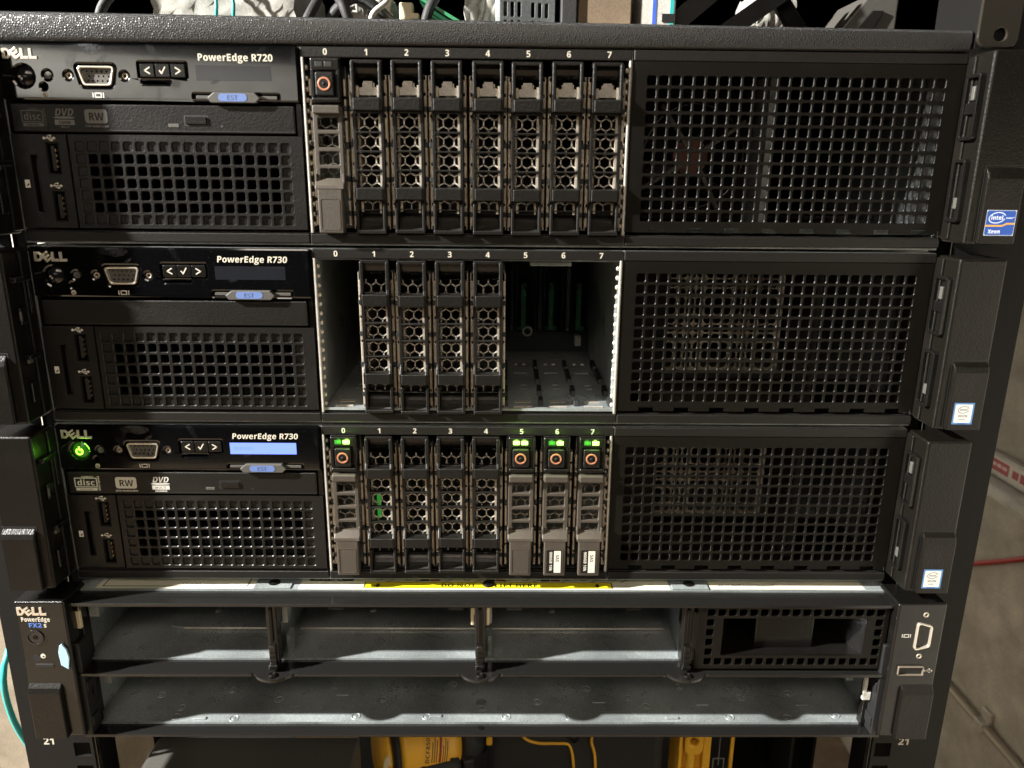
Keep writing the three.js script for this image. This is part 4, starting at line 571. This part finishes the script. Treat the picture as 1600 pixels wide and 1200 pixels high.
const cords = [[[-99, TOP + 2.6, -60], [-92, 374, -56], [-86, 392, -66], [-96, 420, -80]], [[-86, TOP + 2.6, -70], [-80, 378, -62], [-66, 386, -60], [-50, 376, -66], [-42, TOP + 2.6, -90]], [[-66, TOP + 2.6, -58], [-72, 380, -54], [-80, 396, -62], [-70, 422, -70]], [[-36, TOP + 2.6, -64], [-30, 380, -58], [-22, 398, -66], [-26, 420, -70]], [[-200, TOP + 2.6, -60], [-195, 378, -56], [-182, 396, -60], [-176, 420, -66]]];
cords.forEach((c, i) => onTop('black_cable', tube(c, 2.6, 48, 8), M.rubber, ['black cable rising beside the crumpled white paper bundle', 'black cable arching over the small white plastic bag', 'black cable rising in front of the small white bag', 'black cable rising beside the beige plastic clip', 'black cable rising past the end of the paper bundle'][i], 'cable', 'black cables on the rack top'));
onTop('white_cable', tube([[-56, TOP + 1.6, -56], [-58, 376, -52], [-50, 384, -54], [-46, 398, -60], [-52, 424, -66]], 1.5, 40, 8), M.white, 'thin white cable looping among black cables on the rack top', 'cable');
onTop('plastic_bag', crumple(-72, -50, TOP, 388, -110, -66, 3, 5), M.paper, 'small crumpled white plastic bag among black cables', 'bag');
onTop('beige_clip', [rbx(-45, -38, TOP, 384, -64, -58, 1), rbx(-40, -35, 376, 379, -64, -58, 0.8)], M.ivory, 'beige plastic clip standing on the rack top', 'clip');
onTop('white_sheet', crumple(-12, 12, TOP, 398, -120, -70, 2.4, 9), M.paper, 'creased white plastic sheet beside a grey slotted vent', 'plastic sheet');
{ const b = onTop('loose_circuit_board', (() => { const g = rbx(-24, 24, 0, 1.6, -60, 0, 0.3, 1); g.rotateZ(-0.5); g.translate(-14, 374, -58); return g; })(), M.pcb, 'green circuit board lying tilted against white plastic', 'circuit board'); }
{ // grey slotted vent of a small power supply
  const o = thing('power_supply', 'grey metal power supply with slotted vent on the rack top', 'power supply', [20, TOP, -60]);
  const s = rr(-14, 15, 0, 46, 0.6); for (let r = 0; r < 5; r++) for (let i = 0; i < 7; i++) { if (i === 3) continue; const x = -12 + i * 3.6; s.holes.push(hole(x, x + 1.9, 2 + r * 8.6, 9 + r * 8.6, 0.7)); }
  part('vent_face', ext(s, -1, 0, 0.15, 2), M.galv, o); part('case', [bx(-14, -13, 0, 46, -70, -1.1), bx(14, 15, 0, 46, -70, -1.1), bx(-13, 14, 45, 46, -70, -1.1), bx(-13, 14, 0, 1, -70, -1.1)], M.galv, o); part('rear_face', bx(-13, 14, 1, 45, -71, -70), M.galv, o);
  o.rotation.y = 0.2;
}
onTop('black_box', [rbx(37.5, 46, TOP, 400, -120, -58, 1)], M.rubber, 'narrow black box standing between grey vent and beige carton', 'box');
onTop('beige_carton', [rbx(46.5, 74, TOP, 402, -110, -60, 0.8)], M.brown, 'beige cardboard carton standing on the rack top', 'carton');
{ const o = thing('striped_package', 'white package with blue and teal stripes on the rack top', 'package', [88, TOP, -62]); part('carton', rbx(-9, 9, 0, 44, -50, 0, 0.8), M.white, o); part('stripe', bx(-3, -1, 0.5, 43.5, 0, 0.2), std({ color: lin(0.05, 0.12, 0.5), roughness: 0.5 }), o); part('stripe', bx(6, 8, 0.5, 43.5, 0, 0.2), M.teal, o); part('band', bx(2, 8.6, 18, 22, 0.25, 0.5), M.black, o); }
function strap(pts, w) { const g = new THREE.BoxGeometry(w, Math.hypot(pts[1][0] - pts[0][0], pts[1][1] - pts[0][1]), 5); g.rotateZ(Math.atan2(pts[1][1] - pts[0][1], pts[1][0] - pts[0][0]) - Math.PI / 2); g.translate((pts[0][0] + pts[1][0]) / 2, (pts[0][1] + pts[1][1]) / 2, 0); return g; }
{ const o = thing('folding_stand', 'black crossed folding stand on the rack top beside grey box', 'stand', [140, TOP, -62]);
  part('leg', strap([[-36, 0], [22, 40]], 9), M.plasticSmooth, o); part('leg', strap([[36, 0], [2, 44]], 8).translate(0, 0, -7), M.plasticSmooth, o); part('leg', strap([[-62, 2], [-16, 40]], 10).translate(0, 0, -14), M.rubber, o); part('hinge', cyl(4, -10, 4, 14, 33, 20), M.sheet, o); part('foot', rbx(-40, 44, 0, 4, -40, -2, 1), M.rubber, o); }
onTop('paper_sheet', crumple(148, 172, TOP, 400, -130, -100, 3, 14), M.paper, 'white paper behind the crossed black stand', 'paper');
{ const o = thing('grey_case', 'dull grey plastic case leaning on the rack top', 'case', [196, TOP, -70]); part('shell', ext(poly([[-22, 0], [20, 0], [20, 34], [4, 34]]), -40, 0, 1), M.greyPl, o); part('rib', ext(poly([[-4, 14], [6, 14], [12, 26], [6, 26]]), 0, 2, 0.4), M.plastic, o); }

// ---------------------------------------------------------------- things below on the rack shelf
const SH = -109.9;
{ const o = thing('flat_case', 'flat dark grey case with pale edge trim lying on the lower shelf', 'case', [-140, SH, -10]);
  part('shell', rbx(-61, 62, 0, 74, -19, 70, 2), std({ color: lin(0.055, 0.052, 0.045), roughness: 0.55, bumpMap: tGrain, bumpScale: 0.00006 }), o); part('edge_trim', [tube([[-60.6, 73.2, 66], [-60.6, 73.2, 10], [-60.6, 73.2, -17]], 0.6, 12, 6)], M.greyPl, o); part('edge_tab', rbx(-63, -60.6, 64, 72.6, -12, -4, 0.8), M.white, o); part('yellow_strip', rbx(22, 60, 70, 73.4, -21.6, -19.2, 0.5), M.yellow, o); }
{ // cordless tool: barrel lying across, cap, grip and nose
  const o = thing('impact_driver', 'yellow and black cordless impact driver lying below the enclosure', 'power tool', [-43, SH, -66]);
  const ax = 38; const lathe = (pts) => { const g = new THREE.LatheGeometry(pts.map(([r, x]) => new THREE.Vector2(r, x)), 40); g.rotateZ(-Math.PI / 2); g.translate(0, ax, 0); return g; };
  part('barrel', lathe([[0.01, -24], [24, -24], [26, -20], [26.4, -6], [25.4, 4], [25, 12], [21, 17], [17, 19], [16.5, 28], [0.01, 28]]), M.yellow, o);
  part('rear_cap', [lathe([[0.01, -36], [15, -35.5], [21.5, -32], [22.5, -28], [0.01, -28]])], M.yellow, o); part('cap_ring', lathe([[0.01, -28], [25, -28], [25, -24.1], [0.01, -24.1]]), M.rubber, o);
  part('cap_badge', [(() => { const s = new THREE.Shape(); s.absellipse(0, 0, 2.6, 10, 0, Math.PI * 2); const g = ext(s, 0, 2, 0.4, 12); g.rotateY(-0.35); g.translate(-32, ax + 2, 18.5); return g; })()], M.ivory, o);
  part('nose', lathe([[0.01, 19.2], [19.5, 19.2], [21, 23], [20, 30], [15, 38], [9, 44], [0.01, 44]]), M.rubber, o);
  part('grip', [rbx(-14, 12, 0, 24, -16, 38, 7, 4), rbx(-17, 16, 12, 42, 10, 31, 7, 4)], M.rubber, o);
  part('motor_vent', rbx(-22.5, -16, 22, 32, 21.5, 25.5, 0.8), M.rubber, o); part('motor_vent', rbx(18, 26, 26, 36, 18, 24.6, 1.6), M.rubber, o); part('bolt', cyl(4, 24, 28.6, 25, 24, 20), M.blackGloss, o);
  const lm = cardMat(256, 256, k => { k.fillStyle = '#dfa62a'; k.fillRect(0, 0, 256, 256); k.save(); k.translate(128, 128); k.rotate(-2.95); k.translate(-128, -128); k.fillStyle = '#161411'; k.font = 'bold 54px sans-serif'; k.fillText('DCF850', 10, 60); for (let i = 0; i < 3; i++) k.fillRect(20, 84 + i * 22, 150 + (i * 37) % 60, 9); k.fillStyle = '#8e1d18'; k.fillRect(20, 156, 190, 24); k.fillStyle = '#161411'; for (let i = 0; i < 3; i++) k.fillRect(20, 194 + i * 20, 130 + (i * 53) % 70, 8); k.restore(); });
  const cg = new THREE.CylinderGeometry(26.7, 26.7, 17, 24, 1, true, -0.4, 0.8); cg.rotateZ(-Math.PI / 2); cg.rotateX(-0.5); cg.translate(-1, ax, 0); partUv('rating_label', cg, lm, o); o.rotation.y = 0.38; o.rotation.z = -0.06;
}
{ const o = thing('tool_bag', 'black tool bag with yellow piping on the lower shelf', 'bag', [58, SH, -62]);
  part('body', [rbx(-58, 62, 0, 62, -70, 4, 9, 4)], std({ color: lin(0.022, 0.021, 0.019), roughness: 0.7, bumpMap: tGrain, bumpScale: 0.0002 }), o);
  part('piping', tube([[-48, 58, 4.6], [-38, 54.5, 4.8], [-32, 47.5, 5], [-24, 44.5, 5], [-12, 44.2, 5], [-4, 43.4, 5], [-1.5, 38, 5], [0.5, 20, 5], [0, 8, 5]], 1.0, 60, 8), M.yellow, o);
  part('piping', tube([[19, 54, 4.8], [13, 52, 5], [11.5, 46, 5], [14, 36, 5], [15, 20, 5], [14, 8, 5]], 1.0, 50, 8), M.yellow, o);
  part('button', new THREE.SphereGeometry(4, 16, 12).scale(0.8, 1.1, 0.5).translate(0, 48.5, 4.6), M.blackGloss, o); part('pull_tab', rbx(-58.6, -54.6, 44, 56, 4.2, 7, 0.8), M.yellow, o); }
{ const o = thing('spirit_level', 'yellow spirit level with eyelet standing beside the tool bag', 'spirit level', [146, SH, -60]);
  const w = rr(-18, 3, 0, 80, 1); part('beam', [ext(w, -20, 0, 0.5), rbx(-18, -15.4, 0, 80, -1, 5, 0.6), rbx(-2, 3.2, 0, 80, -1, 6, 0.8)], M.yellow, o); part('eyelet', [(() => { const s = rr(-14.6, -2.4, 38, 56, 4.5); s.holes.push(circ(-8.6, 48.6, 2.9)); return ext(s, 0.2, 7, 1, 12); })(), rbx(-12.4, -6.6, 0, 40, 0.2, 6, 2.4)], M.yellow, o); part('eyelet_hole', cyl(2.9, 0.3, 1, -8.6, 48.6, 20), M.black, o);
  const sc = part('scale_plate', rbx(4, 17.6, 0, 80, -20, 0, 0.6), M.plastic, o); part('scale_mark', [bx(10.6, 11.2, 24, 62, 0, 0.1), ...[58, 53, 47].map(y => bx(7.6, 14, y, y + 1.1, 0, 0.1)), bx(7, 15, 29, 29.8, 0, 0.1), bx(7, 7.8, 20, 29, 0, 0.1), bx(14.2, 15, 20, 29, 0, 0.1)], M.printDim, sc); part('edge_strip', rbx(18, 20.4, 0, 80, -20, 1, 0.5), M.yellow, o); }
{ const o = thing('black_tool_case', 'black plastic tool case at the end of the lower shelf beside the level', 'case', [196, SH, -90]); part('shell', rbx(-26, 22, 0, 66, -60, 10, 5, 3), M.plasticSmooth, o); part('buckle', tube([[-14, 50, 11], [-9, 52, 13], [-5, 57, 11]], 0.7, 16, 6), M.steel, o); }

// ---------------------------------------------------------------- beside the rack
structure(part('floor', bx(-900, 449, -440, -401, -859, 1400), M.brown));
{ const o = thing('tall_carton', 'tall beige carton standing behind the rack post near a teal cable', 'carton', [-400, -401, -230]); part('body', rbx(-100, 70, 0, 455, -80, 80, 4), std({ color: lin(0.34, 0.28, 0.2), roughness: 0.85, map: tBrush }), o); part('tape', bx(-20, 0, 1, 454, 80, 80.3), M.ivory, o); }
tagIt(part('network_cable', tube([[-340, 30, -150], [-306, 22, -90], [-296, 8, -40], [-300, -30, -42], [-290, -120, -60], [-296, -400, -70]], 1.9, 60, 8), M.teal), 'thick teal network cable hanging down past the rack post', 'cable');
{ const o = thing('wall_conduit', 'thin metal conduit running along the taupe wall with a clamp', 'conduit', [445, -177, -200]); const g = new THREE.CylinderGeometry(4, 4, 1180, 16); g.rotateX(Math.PI / 2); g.translate(0.6, 0, -70); part('pipe', g, std({ color: lin(0.34, 0.30, 0.23), roughness: 0.45, metalness: 0.3 }), o); part('clamp', [rbx(-4.6, 4.4, -5, 5, -14, -2, 1), rbx(1, 4.6, 3, 16, -14, -2, 0.8)], M.steel, o); }
{ const o = thing('cable_trunking', 'white cable trunking on the taupe wall with red printed label', 'trunking', [449, 30, 0]); part('duct', [rbx(-16, 0.4, 0, 17, -850, 420, 7, 4)], M.white, o); part('flat_back', rbx(-5, 0.5, 17.2, 38, -850, 420, 0.8), M.white, o); const lm = cardMat(256, 96, k => { k.fillStyle = '#cfc8bd'; k.fillRect(0, 0, 256, 96); k.fillStyle = '#a3222f'; k.fillRect(8, 14, 120, 66); k.fillStyle = '#d8b9b6'; k.fillRect(20, 36, 22, 18); k.fillRect(48, 34, 30, 20); k.fillRect(84, 36, 30, 18); k.fillStyle = '#a3222f'; k.fillRect(150, 26, 40, 44); k.fillRect(200, 22, 44, 50); }); const g = new THREE.PlaneGeometry(52, 15); g.rotateY(-Math.PI / 2); g.translate(-5.1, 27.5, -236); partUv('printed_label', g, lm, o); }
tagIt(part('red_cable', tube([[449, -74, -320], [446, -52, -276], [446, -9, -206], [447, 34, -140], [449, 60, -90]], 2.2, 40, 8), M.red), 'thin red cable strung along the taupe wall', 'cable');

scene.traverse(o => { if (o.isMesh) { o.castShadow = o.receiveShadow = true; } });
renderer.render(scene, camera);
